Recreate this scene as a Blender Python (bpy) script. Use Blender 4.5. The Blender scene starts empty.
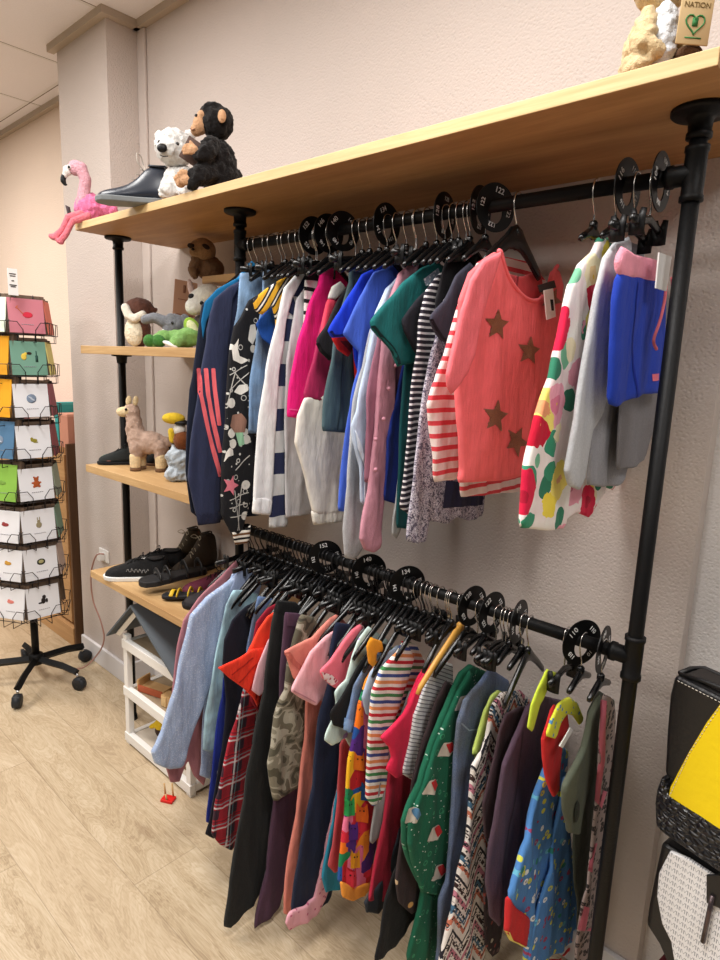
import bpy, bmesh, math, random
import numpy as np
from mathutils import Vector, Matrix, noise
from mathutils.geometry import delaunay_2d_cdt
random.seed(7)
S = bpy.context.scene
COL = S.collection
PI = math.pi

# ------------------------------------------------------------------ camera
FPX = 624.09
YAW, PIT, ROL = math.radians(42.13), math.radians(10.598), math.radians(2.179)
CAM = Vector((0.3425, -1.1558, 1.5))
cF = Vector((-math.sin(YAW)*math.cos(PIT), math.cos(YAW)*math.cos(PIT), -math.sin(PIT)))
_r = cF.cross(Vector((0, 0, 1))).normalized(); _u = _r.cross(cF)
cR = _r*math.cos(ROL) + _u*math.sin(ROL)
cU = -_r*math.sin(ROL) + _u*math.cos(ROL)
cd = bpy.data.cameras.new('camera'); cam = bpy.data.objects.new('camera', cd); COL.objects.link(cam)
M = Matrix((( cR.x, cU.x, -cF.x, CAM.x), (cR.y, cU.y, -cF.y, CAM.y), (cR.z, cU.z, -cF.z, CAM.z), (0, 0, 0, 1)))
cam.matrix_world = M
cd.sensor_fit = 'VERTICAL'; cd.sensor_height = 24; cd.lens = 24*FPX/960; cd.clip_start = .02
S.camera = cam

# ------------------------------------------------------------------ light
W = bpy.data.worlds.new('world'); S.world = W; W.use_nodes = True
W.node_tree.nodes['Background'].inputs[0].default_value = (1.0, .965, .94, 1)
W.node_tree.nodes['Background'].inputs[1].default_value = .15
def area(name, loc, sx, sy, power, col=(1, .975, .945), rot=(0, 0, 0)):
    l = bpy.data.lights.new(name, 'AREA'); l.shape = 'RECTANGLE'; l.size = sx; l.size_y = sy
    l.energy = power; l.color = col
    o = bpy.data.objects.new(name, l); COL.objects.link(o); o.location = loc; o.rotation_euler = rot
    return o
area('ceiling_or_fill_lamp', (-.30, -.85, 2.76), .6, .6, 34)
area('ceiling_or_fill_lamp', (-1.75, -.85, 2.76), .6, .6, 27)
area('ceiling_or_fill_lamp', (-3.7, -1.0, 2.76), .6, .6, 50, (1, .93, .86))
area('ceiling_or_fill_lamp', (1.2, -.9, 2.76), .6, .6, 20)  # unseen fill light, added to brighten the handbags and right wall
area('ceiling_or_fill_lamp', (-.9, -2.6, 2.76), 1.2, .6, 34)
area('ceiling_or_fill_lamp', (-3.1, -2.6, 2.76), 1.2, .6, 34)
S.view_settings.view_transform = 'Standard'; S.view_settings.look = 'None'
S.view_settings.gamma = 1; S.view_settings.use_curve_mapping = False
S.view_settings.exposure = 0.0

# ------------------------------------------------------------------ helpers
def ray(px, py):
    return cF + cR*((px-360)/FPX) - cU*((py-480)/FPX)
def at(px, py, X=None, Y=None, Z=None):
    d = ray(px, py); i, v = (0, X) if X is not None else (1, Y) if Y is not None else (2, Z)
    return CAM + d*((v-CAM[i])/d[i])
def lin(c):
    return tuple([((v/255)/12.92 if v/255 <= .04045 else ((v/255+.055)/1.055)**2.4) for v in c[:3]]) + (1,)
def tag(o, label=None, cat=None, group=None, kind=None):
    if label: o['label'] = label
    if cat: o['category'] = cat
    if group: o['group'] = group
    if kind: o['kind'] = kind
    return o
def link(name, me, mat, parent=None, loc=None, rot=None, smooth=True):
    o = bpy.data.objects.new(name, me); COL.objects.link(o)
    if mat is not None:
        for m in (mat if isinstance(mat, (list, tuple)) else [mat]): me.materials.append(m)
    if parent is not None: o.parent = parent
    if loc is not None: o.location = loc
    if rot is not None: o.rotation_euler = rot
    if smooth: me.polygons.foreach_set('use_smooth', [True]*len(me.polygons))
    return o
def empty(name, loc=(0, 0, 0), rz=0, label=None, cat=None, group=None):
    o = bpy.data.objects.new(name, None); COL.objects.link(o); o.location = loc
    o.rotation_euler = (0, 0, rz); o.empty_display_size = .05
    return tag(o, label, cat, group)
def fin(bm, name, mat, parent=None, loc=None, rot=None, smooth=True):
    bmesh.ops.recalc_face_normals(bm, faces=bm.faces)
    me = bpy.data.meshes.new(name); bm.to_mesh(me); bm.free()
    return link(name, me, mat, parent, loc, rot, smooth)
def box(bm, x0, x1, y0, y1, z0, z1, bev=0, mi=0, mtx=None):
    r = bmesh.ops.create_cube(bm, size=1)
    vs = r['verts']
    for v in vs:
        v.co = Vector((x0+(v.co.x+.5)*(x1-x0), y0+(v.co.y+.5)*(y1-y0), z0+(v.co.z+.5)*(z1-z0)))
    if mtx is not None:
        for v in vs: v.co = mtx @ v.co
    fs = {f for v in vs for f in v.link_faces}
    for f in fs: f.material_index = mi
    if bev:
        es = {e for f in fs for e in f.edges}
        bmesh.ops.bevel(bm, geom=list(es), offset=bev, segments=2, affect='EDGES', profile=.5)
def boxobj(name, mat, x0, x1, y0, y1, z0, z1, parent=None, bev=0, kind=None):
    bm = bmesh.new(); box(bm, x0, x1, y0, y1, z0, z1, bev)
    o = fin(bm, name, mat, parent, smooth=False)
    if kind: o['kind'] = kind
    return o
def tube(bm, pts, r, n=8, cap=True, ry=None, up=None, mi=0):
    """sweep; r (and ry) may be lists; the section is an ellipse r (across) by ry (along up)"""
    P = [Vector(p) for p in pts]; k = len(P)
    R = r if isinstance(r, (list, tuple)) else [r]*k
    RY = R if ry is None else (ry if isinstance(ry, (list, tuple)) else [ry]*k)
    rings = []; prev = None
    for i, p in enumerate(P):
        t = (P[min(i+1, k-1)]-P[max(i-1, 0)])
        if t.length < 1e-9: t = Vector((0, 0, 1))
        t.normalize()
        if up is not None: a = t.cross(Vector(up))
        elif prev is None: a = t.cross(Vector((0, 0, 1)) if abs(t.z) < .9 else Vector((1, 0, 0)))
        else: a = prev - t*prev.dot(t)
        if a.length < 1e-6: a = t.cross(Vector((1, 0, 0)))
        a.normalize(); b = t.cross(a).normalized(); prev = a
        rings.append([bm.verts.new(p + a*(R[i]*math.cos(2*PI*j/n)) + b*(RY[i]*math.sin(2*PI*j/n))) for j in range(n)])
    fs = []
    for i in range(k-1):
        for j in range(n):
            fs.append(bm.faces.new((rings[i][j], rings[i][(j+1) % n], rings[i+1][(j+1) % n], rings[i+1][j])))
    if cap:
        fs.append(bm.faces.new(rings[0][::-1])); fs.append(bm.faces.new(rings[-1]))
    for f in fs: f.material_index = mi
def cyl(bm, a, b, r, n=20, r2=None):
    tube(bm, [a, b], [r, r if r2 is None else r2], n)
def lathe(bm, prof, n=24, c=(0, 0, 0), mtx=None):
    rings = []
    for r, z in prof:
        ring = []
        for j in range(n):
            v = Vector((r*math.cos(2*PI*j/n)+c[0], r*math.sin(2*PI*j/n)+c[1], z+c[2]))
            ring.append(bm.verts.new(mtx @ v if mtx is not None else v))
        rings.append(ring)
    for i in range(len(rings)-1):
        for j in range(n):
            bm.faces.new((rings[i][j], rings[i][(j+1) % n], rings[i+1][(j+1) % n], rings[i+1][j]))
    bm.faces.new(rings[0][::-1]); bm.faces.new(rings[-1])
def ball(bm, c, r, rot=None, sub=3):
    m = Matrix.Translation(c)
    if rot: m = m @ Matrix.Rotation(rot[1], 4, rot[0])
    rr = r if isinstance(r, (tuple, list)) else (r, r, r)
    m = m @ Matrix.Diagonal((rr[0], rr[1], rr[2], 1))
    bmesh.ops.create_icosphere(bm, subdivisions=sub, radius=1, matrix=m)
_tex = {}
def blobs(name, mat, parts, parent, vox=.004, fluff=0, fs=.012):
    """plush body: ellipsoids (c, r, rot) or tapered limbs ([p...],[r...]) fused into one skin"""
    bm = bmesh.new()
    for p in parts:
        if isinstance(p[0], list):
            pts, rr = p
            tube(bm, pts, rr, 12)
            for q, w in zip(pts, rr): ball(bm, q, w*.995, None, 2)
        else: ball(bm, p[0], p[1], p[2] if len(p) > 2 else None)
    o = fin(bm, name, mat, parent)
    m = o.modifiers.new('r', 'REMESH'); m.mode = 'VOXEL'; m.voxel_size = vox; m.use_smooth_shade = True
    m = o.modifiers.new('s', 'SMOOTH'); m.iterations = 4
    if fluff:
        if fs not in _tex:
            t = bpy.data.textures.new('fluff', 'CLOUDS'); t.noise_scale = fs; t.noise_depth = 2; _tex[fs] = t
        m = o.modifiers.new('d', 'DISPLACE'); m.texture = _tex[fs]; m.strength = fluff; m.mid_level = .5
        m.texture_coords = 'LOCAL'
    return o

# ------------------------------------------------------------------ materials
class NT:
    def __init__(s, name, rough=.85, spec=.3):
        s.m = bpy.data.materials.new(name); s.m.use_nodes = True
        s.t = s.m.node_tree; s.b = s.t.nodes['Principled BSDF']
        s.b.inputs['Roughness'].default_value = rough
        s.b.inputs['Specular IOR Level'].default_value = spec
        s.co = s.n('ShaderNodeTexCoord').outputs['Object']
    def n(s, ty): return s.t.nodes.new(ty)
    def l(s, a, b): s.t.links.new(a, b)
    def put(s, sock, v):
        if hasattr(v, 'is_output'): s.l(v, sock)
        elif isinstance(v, (tuple, list)) and len(v) >= 3 and sock.type == 'RGBA': sock.default_value = lin(v)
        else: sock.default_value = v
    def math(s, op, a, b=0., c=0., clamp=False):
        q = s.n('ShaderNodeMath'); q.operation = op; q.use_clamp = clamp
        for i, v in enumerate((a, b, c)): s.put(q.inputs[i], v)
        return q.outputs[0]
    def xyz(s, co=None):
        q = s.n('ShaderNodeSeparateXYZ'); s.l(co or s.co, q.inputs[0]); return q.outputs
    def mapc(s, scale=(1, 1, 1), rot=(0, 0, 0), loc=(0, 0, 0), co=None):
        q = s.n('ShaderNodeMapping'); s.l(co or s.co, q.inputs[0])
        q.inputs['Scale'].default_value = scale; q.inputs['Rotation'].default_value = rot; q.inputs['Location'].default_value = loc
        return q.outputs[0]
    def noise(s, scale, detail=2, co=None, rough=.5, dist=0, out='Fac'):
        q = s.n('ShaderNodeTexNoise'); s.l(co or s.co, q.inputs['Vector'])
        q.inputs['Scale'].default_value = scale; q.inputs['Detail'].default_value = detail
        q.inputs['Roughness'].default_value = rough; q.inputs['Distortion'].default_value = dist
        return q.outputs[out]
    def vor(s, scale, co=None, feat='F1', out='Distance', rnd=1, metric=None):
        q = s.n('ShaderNodeTexVoronoi'); q.feature = feat
        if metric: q.distance = metric
        s.l(co or s.co, q.inputs['Vector']); q.inputs['Scale'].default_value = scale; q.inputs['Randomness'].default_value = rnd
        return q.outputs[out] if out else q.outputs
    def ramp(s, fac, stops, const=False):
        q = s.n('ShaderNodeValToRGB'); s.l(fac, q.inputs[0]); e = q.color_ramp
        e.interpolation = 'CONSTANT' if const else 'LINEAR'
        while len(e.elements) < len(stops): e.elements.new(1)
        for el, (p, c) in zip(e.elements, stops): el.position = p; el.color = lin(c)
        return q.outputs[0]
    def mix(s, fac, a, b):
        q = s.n('ShaderNodeMix'); q.data_type = 'RGBA'
        s.put(q.inputs[0], fac); s.put(q.inputs[6], a); s.put(q.inputs[7], b); return q.outputs[2]
    def lt(s, a, b): return s.math('LESS_THAN', a, b)
    def gt(s, a, b): return s.math('GREATER_THAN', a, b)
    def band(s, v, lo, hi): return s.math('MULTIPLY', s.gt(v, lo), s.lt(v, hi))
    def flat(s, c=None, k=0):   # drop x so the pattern lies on the cloth
        q = s.n('ShaderNodeSeparateXYZ'); s.l(c or s.co, q.inputs[0])
        w = s.n('ShaderNodeCombineXYZ'); s.l(q.outputs[1], w.inputs[0]); s.l(q.outputs[2], w.inputs[1]); w.inputs[2].default_value = k
        return w.outputs[0]
    def done(s, col, bump=None, bstr=.3, bdist=.002, sheen=0):
        s.put(s.b.inputs['Base Color'], col)
        if bump is not None:
            q = s.n('ShaderNodeBump'); q.inputs['Strength'].default_value = bstr; q.inputs['Distance'].default_value = bdist
            s.l(bump, q.inputs['Height']); s.l(q.outputs[0], s.b.inputs['Normal'])
        if sheen: s.b.inputs['Sheen Weight'].default_value = sheen
        return s.m
    def cloth(s, col, k=1.0):
        h = s.math('ADD', s.noise(1, 3, s.mapc((30, 34, 11))), s.math('MULTIPLY', s.noise(420, 1), .12))
        return s.done(col, h, .55*k, .012, .04)
_mc = {}
def plain(c, rough=.85, spec=.3, metal=0, bump=0, scale=60, name=None, coat=0):
    k = ('p', c, rough, spec, metal, bump, scale, coat)
    if k in _mc: return _mc[k]
    t = NT(name or 'plain', rough, spec); t.b.inputs['Metallic'].default_value = metal; t.b.inputs['Coat Weight'].default_value = coat
    _mc[k] = t.done(c, t.noise(scale, 3) if bump else None, bump, .004); return _mc[k]
def fab(c, k=1.0, heather=0):
    key = ('f', c, k, heather)
    if key in _mc: return _mc[key]
    t = NT('fabric'); col = c
    if heather:
        col = t.mix(t.noise(260, 2, rough=.7), tuple(max(0, v-heather) for v in c), tuple(min(255, v+heather) for v in c))
    else:
        col = t.mix(t.noise(45, 2), tuple(int(v*.94) for v in c), tuple(min(255, int(v*1.05)) for v in c))
    _mc[key] = t.cloth(col, k); return _mc[key]
def fur(c, scale=120, c2=None):
    key = ('fur', c, scale)
    if key in _mc: return _mc[key]
    t = NT('plush_fur', .95, .15)
    n = t.noise(scale, 4, rough=.7)
    col = t.mix(t.noise(scale*.6, 3), tuple(int(v*.82) for v in c), c2 or tuple(min(255, int(v*1.08)) for v in c))
    _mc[key] = t.done(col, n, min(1, .9), .006, .12); return _mc[key]
def stripes(cols, period, off=0, ang=0, widths=None):
    t = NT('striped_fabric'); v = t.mapc((1, 1, 1), (ang, 0, 0)) if ang else t.co
    z = t.xyz(v)[2]
    z = t.math('ADD', z, t.math('MULTIPLY', t.noise(9, 1), .006))
    f = t.math('FRACT', t.math('MULTIPLY_ADD', z, 1/period, off+50))
    n = len(cols); ps = [i/n for i in range(n)] if widths is None else [sum(widths[:i])/sum(widths) for i in range(n)]
    return t.cloth(t.ramp(f, list(zip(ps, cols)), True))
def denim(c):
    key = ('d', c)
    if key in _mc: return _mc[key]
    t = NT('denim'); a = t.noise(12, 3); b = t.noise(500, 1)
    col = t.ramp(a, [(.3, tuple(int(v*.6) for v in c)), (.7, tuple(min(255, int(v*1.35)) for v in c))])
    col = t.mix(t.math('MULTIPLY', b, .35), col, (205, 215, 225))
    _mc[key] = t.cloth(col, 1.3); return _mc[key]
def spotted(base, layers):
    """layers: (scale, r_in, r_out, colour or list, seed)"""
    t = NT('printed_fabric'); col = base
    for sc, ri, ro, c, seed in layers:
        co = t.flat(k=seed*3.7); o = t.vor(sc, co, out=None)
        f = t.band(o['Distance'], ri, ro) if ri > 0 else t.lt(o['Distance'], ro)
        if isinstance(c, list):
            x = t.xyz(o['Color'])[0]
            c = t.ramp(x, [(i/len(c), k) for i, k in enumerate(c)], True)
        col = t.mix(f, col, c)
    return t.cloth(col)
def noisy(stops, scale, dist=0, detail=1, const=True, k=0, rough=.5):
    t = NT('printed_fabric'); f = t.noise(scale, detail, t.flat(k=k), rough, dist)
    return t.cloth(t.ramp(f, stops, const))
def leopard(base, mid, dark, sc=70):
    t = NT('leopard_fabric'); co = t.flat(); d = t.math('ADD', t.vor(sc, co), t.math('MULTIPLY', t.noise(sc*2.5, 1, co), .35))
    col = t.mix(t.band(d, .38, .62), base, dark); col = t.mix(t.lt(d, .38), col, mid)
    return t.cloth(col)
def plaid():
    t = NT('plaid_fabric'); o = t.xyz(t.mapc((1, 1, 1), (.12, 0, 0)))
    def w(v, p, off): return t.math('FRACT', t.math('MULTIPLY_ADD', v, 1/p, 50+off))
    u, z = w(o[1], .062, .1), w(o[2], .062, 0)
    col = t.mix(t.lt(z, .45), (150, 28, 42), (60, 34, 48))
    col = t.mix(t.math('MULTIPLY', t.lt(u, .45), .6), col, (190, 30, 45))
    for v in (u, z):
        col = t.mix(t.math('MULTIPLY', t.band(v, .5, .58), .75), col, (220, 215, 215))
        col = t.mix(t.math('MULTIPLY', t.band(v, .7, .76), .6), col, (120, 165, 175))
        col = t.mix(t.math('MULTIPLY', t.band(v, .86, .92), .6), col, (30, 25, 40))
    return t.cloth(col)
def aztec():
    t = NT('geometric_print_fabric'); o = t.xyz()
    tri = t.math('PINGPONG', t.math('ADD', o[1], 5.0), .05)
    v = t.math('ADD', o[2], t.math('MULTIPLY', tri, 1.5))
    f = t.math('FRACT', t.math('MULTIPLY_ADD', v, 1/.15, 50))
    a = t.ramp(f, [(0, (240, 232, 226)), (.1, (40, 36, 44)), (.16, (235, 228, 222)), (.3, (205, 120, 95)), (.4, (240, 235, 230)), (.46, (70, 110, 140)), (.56, (30, 30, 38)), (.62, (240, 232, 228)), (.72, (205, 130, 150)), (.84, (240, 235, 230)), (.9, (60, 40, 40))], True)
    ch = t.vor(60, t.flat(), out='Distance', rnd=.25, metric='MANHATTAN')
    m = t.band(ch, .25, .5)
    b = t.ramp(t.math('FRACT', t.math('MULTIPLY', f, 3)), [(0, (35, 32, 40)), (.5, (238, 230, 225))], True)
    return t.cloth(t.mix(m, a, b))
def wood(c1, c2, axis='x', sc=1, rough=.55, knots=True, name='wood'):
    t = NT(name, rough, .35)
    s = {'x': (1.2, 9, 22), 'y': (9, 1.2, 22), 'z': (9, 22, 1.2)}[axis]
    co = t.mapc(tuple(v*sc for v in s)); n = t.noise(1.0, 6, co, .62, 1.2)
    fine = t.noise(9, 3, co, .6)
    f = t.math('ADD', t.math('MULTIPLY', n, .75), t.math('MULTIPLY', fine, .25))
    col = t.ramp(f, [(.28, c2), (.5, tuple((a+b)//2 for a, b in zip(c1, c2))), (.68, c1)])
    if knots:
        k = t.vor(1.0, t.mapc({'x': (2.2*sc, 6*sc, 6*sc), 'y': (6*sc, 2.2*sc, 6*sc), 'z': (6*sc, 6*sc, 2.2*sc)}[axis]))
        col = t.mix(t.math('MULTIPLY', t.lt(k, .09), .55), col, tuple(int(v*.62) for v in c2))
    return t.done(col, f, .25, .002)
def stucco(c, name='textured_wall'):
    t = NT(name, .9, .2)
    h = t.math('ADD', t.math('MULTIPLY', t.noise(170, 3, rough=.6), .8), t.math('MULTIPLY', t.math('SMOOTH_MIN', t.vor(120), .5, .2), .9))
    col = t.mix(t.noise(3, 3), tuple(int(v*.975) for v in c), tuple(min(255, int(v*1.02)) for v in c))
    return t.done(col, h, .6, .004)

BLACKM = plain((11, 11, 12), .5, .2, 0, .15, 200, 'black_iron')
PLAST = plain((9, 9, 10), .25, .5, 0, 0, 60, 'black_plastic')
PLASTM = plain((9, 9, 10), .42, .25, 0, 0, 61, 'black_plastic_satin')
STEEL = plain((200, 198, 195), .22, .5, 1, 0, 60, 'chrome_wire')
WHITE = plain((235, 233, 230), .5, .4, 0, 0, 62, 'white_paint')
PAPER = plain((236, 234, 232), .8, .2, 0, 0, 63, 'white_paper')
OAK = wood((206, 172, 124), (162, 124, 80), 'x')
WALLC = stucco((203, 192, 185))

# ------------------------------------------------------------------ the room
def st(name, mat, *b, bev=0, parent=None): return boxobj(name, mat, *b, parent=parent, bev=bev, kind='structure')
def floor_mat():
    t = NT('oak_laminate', .42, .4)
    o = t.xyz(); P = .205
    row = t.math('FLOOR', t.math('DIVIDE', t.math('ADD', o[1], .62+P*40), P))
    rx = t.math('ADD', o[0], t.math('MULTIPLY', t.math('FRACT', t.math('MULTIPLY', row, .377)), 1.28))
    cell = t.math('FLOOR', t.math('DIVIDE', t.math('ADD', rx, 30), 1.28))
    fy = t.math('FRACT', t.math('DIVIDE', t.math('ADD', o[1], .62+P*40), P))
    fx = t.math('FRACT', t.math('DIVIDE', t.math('ADD', rx, 30), 1.28))
    seed = t.math('MULTIPLY_ADD', row, 7.31, t.math('MULTIPLY', cell, 3.17))
    cmb = t.n('ShaderNodeCombineXYZ'); t.l(t.math('MULTIPLY', o[0], 1.7), cmb.inputs[0]); t.l(t.math('MULTIPLY', o[1], 8), cmb.inputs[1]); t.l(seed, cmb.inputs[2])
    n = t.noise(1.2, 5, cmb.outputs[0], .6, 1.6)
    wv = t.math('FRACT', t.math('MULTIPLY', n, 14))
    wv = t.math('PINGPONG', wv, .5)
    fine = t.noise(6, 4, t.mapc((3, 60, 1)), .6)
    f = t.math('ADD', t.math('MULTIPLY', n, .55), t.math('ADD', t.math('MULTIPLY', wv, .22), t.math('MULTIPLY', fine, .34)))
    col = t.ramp(f, [(.3, (140, 118, 92)), (.46, (180, 160, 130)), (.56, (196, 178, 150)), (.75, (216, 202, 178))])
    tone = t.math('FRACT', t.math('MULTIPLY', seed, .618))
    col = t.mix(t.math('MULTIPLY', tone, .28), col, (205, 184, 156))
    kn = t.vor(1.0, t.mapc((1.6, 4.2, 1))); col = t.mix(t.math('MULTIPLY', t.math('SUBTRACT', 1, t.math('MULTIPLY', kn, 9), clamp=True), .6), col, (120, 92, 66))
    seam = t.math('MAXIMUM', t.lt(fy, .011), t.lt(fx, .0022))
    col = t.mix(t.math('MULTIPLY', seam, .38), col, (104, 82, 60))
    return t.done(col, t.math('SUBTRACT', f, seam), .12, .002)
st('floor', floor_mat(), -9, 3, -6, 1.3, -.05, 0)
def ceil_mat():
    t = NT('ceiling_tile', .9, .1); o = t.xyz()
    fx = t.math('FRACT', t.math('DIVIDE', t.math('ADD', o[0], 2.252+60), .6)); fy = t.math('FRACT', t.math('DIVIDE', t.math('ADD', o[1], .32+60), .6))
    g = t.math('MAXIMUM', t.lt(fx, .028), t.lt(fy, .028))
    e = t.math('MAXIMUM', t.band(fx, .028, .036), t.band(fy, .028, .036))
    col = t.mix(t.noise(160, 3), (236, 234, 238), (248, 246, 250)); col = t.mix(g, col, (232, 230, 230)); col = t.mix(e, col, (110, 98, 86))
    return t.done(col, t.noise(160, 3), .3, .003)
st('ceiling', ceil_mat(), -9, 3, -6, 1.3, 2.793, 2.85)
WY = .264
st('wall_back', WALLC, -2.2235, .017, WY, 1.3, 0, 2.793)
st('wall_column', WALLC, -2.67, -2.2235, .1252, 1.3, 0, 2.793)
st('wall_left', stucco((232, 214, 198)), -9, -2.67, .38, 1.3, 0, 2.793)
st('wall_right', stucco((222, 218, 216)), .017, 3, .31, 1.3, 0, 2.793)
TRIM = plain((186, 172, 156), .6, .3, 0, 0, 64, 'beige_trim')
SKIRT = plain((222, 220, 222), .45, .4, 0, 0, 65, 'white_skirting')
bm = bmesh.new(); box(bm, -2.70, -2.193, .095, .1252, 2.765, 2.793); box(bm, -2.2235, -2.193, .1252, WY, 2.765, 2.793)
box(bm, -2.2235, .017, WY-.028, WY, 2.765, 2.793); box(bm, -9, -2.67, .352, .38, 2.765, 2.793)
fin(bm, 'trim_1', TRIM, smooth=False)['kind'] = 'structure'
st('trim_2', WALLC, -2.2235, -2.165, WY-.012, WY, 0, 2.765, bev=.004)
bm = bmesh.new(); box(bm, -2.67, -2.2235, .11, .1252, 0, .095, .003); box(bm, -2.2235, -2.208, .11, WY, 0, .095, .003); box(bm, -2.208, .017, WY-.015, WY, 0, .095, .003)
fin(bm, 'baseboard_back', SKIRT, smooth=False)['kind'] = 'structure'
# wall socket and cord
s = empty('wall_socket', (-2.40, .1252, .575), 0, 'small white wall socket low on the column beside the shoe shelf', 'socket')
bm = bmesh.new(); box(bm, -.045, .045, -.009, 0, -.03, .03, .003); fin(bm, 'plate', WHITE, s, smooth=False)
bm = bmesh.new(); box(bm, -.012, .018, -.035, -.009, -.02, .015, .004); fin(bm, 'plug', WHITE, s, smooth=False)
bm = bmesh.new()
pts = [at(104, 554, Y=.085), at(96, 556, Y=.06), at(91, 575, Y=.06), at(93, 600, Y=.07), at(101, 622, Y=.08), at(104, 640, Y=.085), at(97, 655, Y=.06), at(82, 668, Y=0), at(62, 686, Y=-.05)]
pts = [Vector(p) for p in pts]; pts[-1].z = .02
def spline(P, n=8):
    P = [Vector(p) for p in P]; out = []
    for i in range(len(P)-1):
        a, b, c, d = P[max(i-1, 0)], P[i], P[i+1], P[min(i+2, len(P)-1)]
        for k in range(n):
            t = k/n
            out.append(.5*((2*b)+(c-a)*t+(2*a-5*b+4*c-d)*t*t+(3*b-a-3*c+d)*t**3))
    out.append(P[-1]); return out
tube(bm, spline(pts), .0035, 6); tag(fin(bm, 'power_cord', plain((170, 128, 116), .5)), 'thin pinkish brown power cord hanging from the socket by the column to the floor', 'cord')

# ------------------------------------------------------------------ clothes rack (pipes) and planks
ZT, ZL, ZS, ZST = 1.8203, .9801, 1.9164, 1.9405
PX2, PX1 = -1.2052, -1.933
rack = empty('pipe_rack', (0, 0, 0), 0, 'black iron pipe clothes rack with two rails and screwed fittings', 'clothes rack')
def pole(x, z0, z1):
    bm = bmesh.new(); cyl(bm, (x, 0, z0), (x, 0, z1), .0136, 24); return fin(bm, 'pole', BLACKM, rack)
def flange(x, z, up=True):
    bm = bmesh.new(); s = -1 if up else 1
    pr = [(.046, 0), (.046, .006), (.043, .009), (.024, .011), (.0185, .016), (.0175, .034), (.0195, .035), (.0195, .043), (.0125, .045)]
    lathe(bm, [(r, s*h) for r, h in pr], 28, (x, 0, z))
    return fin(bm, 'flange', BLACKM, rack)
def tee(x, z, sides):
    bm = bmesh.new()
    lathe(bm, [(.0125, -.043), (.0185, -.042), (.0185, -.034), (.0168, -.032), (.0168, .032), (.0185, .034), (.0185, .042), (.0125, .043)], 28, (x, 0, z))
    for sd in sides:
        m = Matrix.Translation((x, 0, z)) @ Matrix.Rotation(sd*PI/2, 4, 'Y')
        lathe(bm, [(.0165, 0), (.0165, .030), (.0185, .032), (.0185, .041), (.0125, .042)], 28, mtx=m)
    return fin(bm, 'tee_fitting', BLACKM, rack)
for x in (0, PX2, PX1):
    pole(x, .01, ZS-.01); flange(x, ZS); bm = bmesh.new(); cyl(bm, (x, 0, 0), (x, 0, .02), .0165, 20); fin(bm, 'foot', BLACKM, rack)
tee(0, ZT, [-1]); tee(0, ZL, [-1]); tee(PX2, ZT, [1]); tee(PX2, ZL, [1])
def couplet(x, z):
    bm = bmesh.new(); lathe(bm, [(.036, 0), (.036, -.005), (.020, -.007), (.0175, -.03), (.0125, -.031)], 24, (x, 0, z)); return fin(bm, 'shelf_collar', BLACKM, rack)
for z in (ZT, ZL):
    bm = bmesh.new(); cyl(bm, (PX2, 0, z), (0, 0, z), .0131, 24); fin(bm, 'rail', BLACKM, rack)
OAK_SHADED = wood((190, 146, 96), (146, 104, 62), 'x')  # browner oak: shade under the top board put into its colour
def plank(x0, x1, y0, y1, z0, z1, label, mat=None):
    bm = bmesh.new(); box(bm, x0, x1, y0, y1, z0, z1, .0015)
    return tag(fin(bm, 'shelf_board', mat or OAK, smooth=False), label, 'shelf')
plank(-1.951, .056, -.1456, WY-.002, ZS, ZST, 'long thick oak board on top of the pipe rack carrying plush toys', OAK_SHADED)
tb = bpy.data.objects['shelf_board']; tb.data.materials.append(wood((222, 196, 148), (188, 154, 104), 'x'))  # lighter oak paints the front and left faces as if lit
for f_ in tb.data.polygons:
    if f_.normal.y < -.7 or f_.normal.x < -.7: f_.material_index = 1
SH = [(1.497, 1.525), (1.065, 1.092), (.652, .679)]
for (a, b), w in zip(SH, ('upper short oak shelf between the poles carrying the elephant and crocodile plushes', 'middle short oak shelf between the poles carrying the llama plush', 'lowest short oak shelf between the poles carrying black shoes and boots')):
    plank(-1.951, -1.17, -.1456, WY-.014, a, b, w); couplet(PX1, a); couplet(PX2, a)
plank(-1.55, -1.10, .10, WY-.002, 1.745, 1.768, 'small oak ledge on the back wall under the long top board')
# ------------------------------------------------------------------ hanging clothes
def chaikin(P, it=1):
    for _ in range(it):
        Q = []
        for i in range(len(P)):
            a, b = P[i], P[(i+1) % len(P)]; L = math.hypot(a[0]-b[0], a[1]-b[1]) or 1; f = min(.25, .002/L)
            Q += [(a[0]*(1-f)+b[0]*f, a[1]*(1-f)+b[1]*f), (a[0]*f+b[0]*(1-f), a[1]*f+b[1]*(1-f))]
        P = Q
    return P
def resample(P, s):
    out = []
    for i in range(len(P)):
        a, b = P[i], P[(i+1) % len(P)]
        n = max(1, int(round(math.hypot(b[0]-a[0], b[1]-a[1])/s)))
        for k in range(n): out.append((a[0]+(b[0]-a[0])*k/n, a[1]+(b[1]-a[1])*k/n))
    return out
def inside(P, Q):
    x, y = Q[:, 0], Q[:, 1]; c = np.zeros(len(Q), bool); n = len(P)
    for i in range(n):
        (x1, y1), (x2, y2) = P[i], P[i-1]
        if y1 == y2: continue
        m = ((y1 > y) != (y2 > y)) & (x < (x2-x1)*(y-y1)/(y2-y1)+x1); c ^= m
    return c
def bdist(P, Q):
    D = np.full(len(Q), 9.)
    for i in range(len(P)):
        a = np.array(P[i]); b = np.array(P[i-1]); ab = b-a; L = ab@ab
        if L < 1e-12: continue
        t = np.clip(((Q-a)@ab)/L, 0, 1); D = np.minimum(D, np.hypot(*(Q-(a+t[:, None]*ab)).T))
    return D
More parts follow.
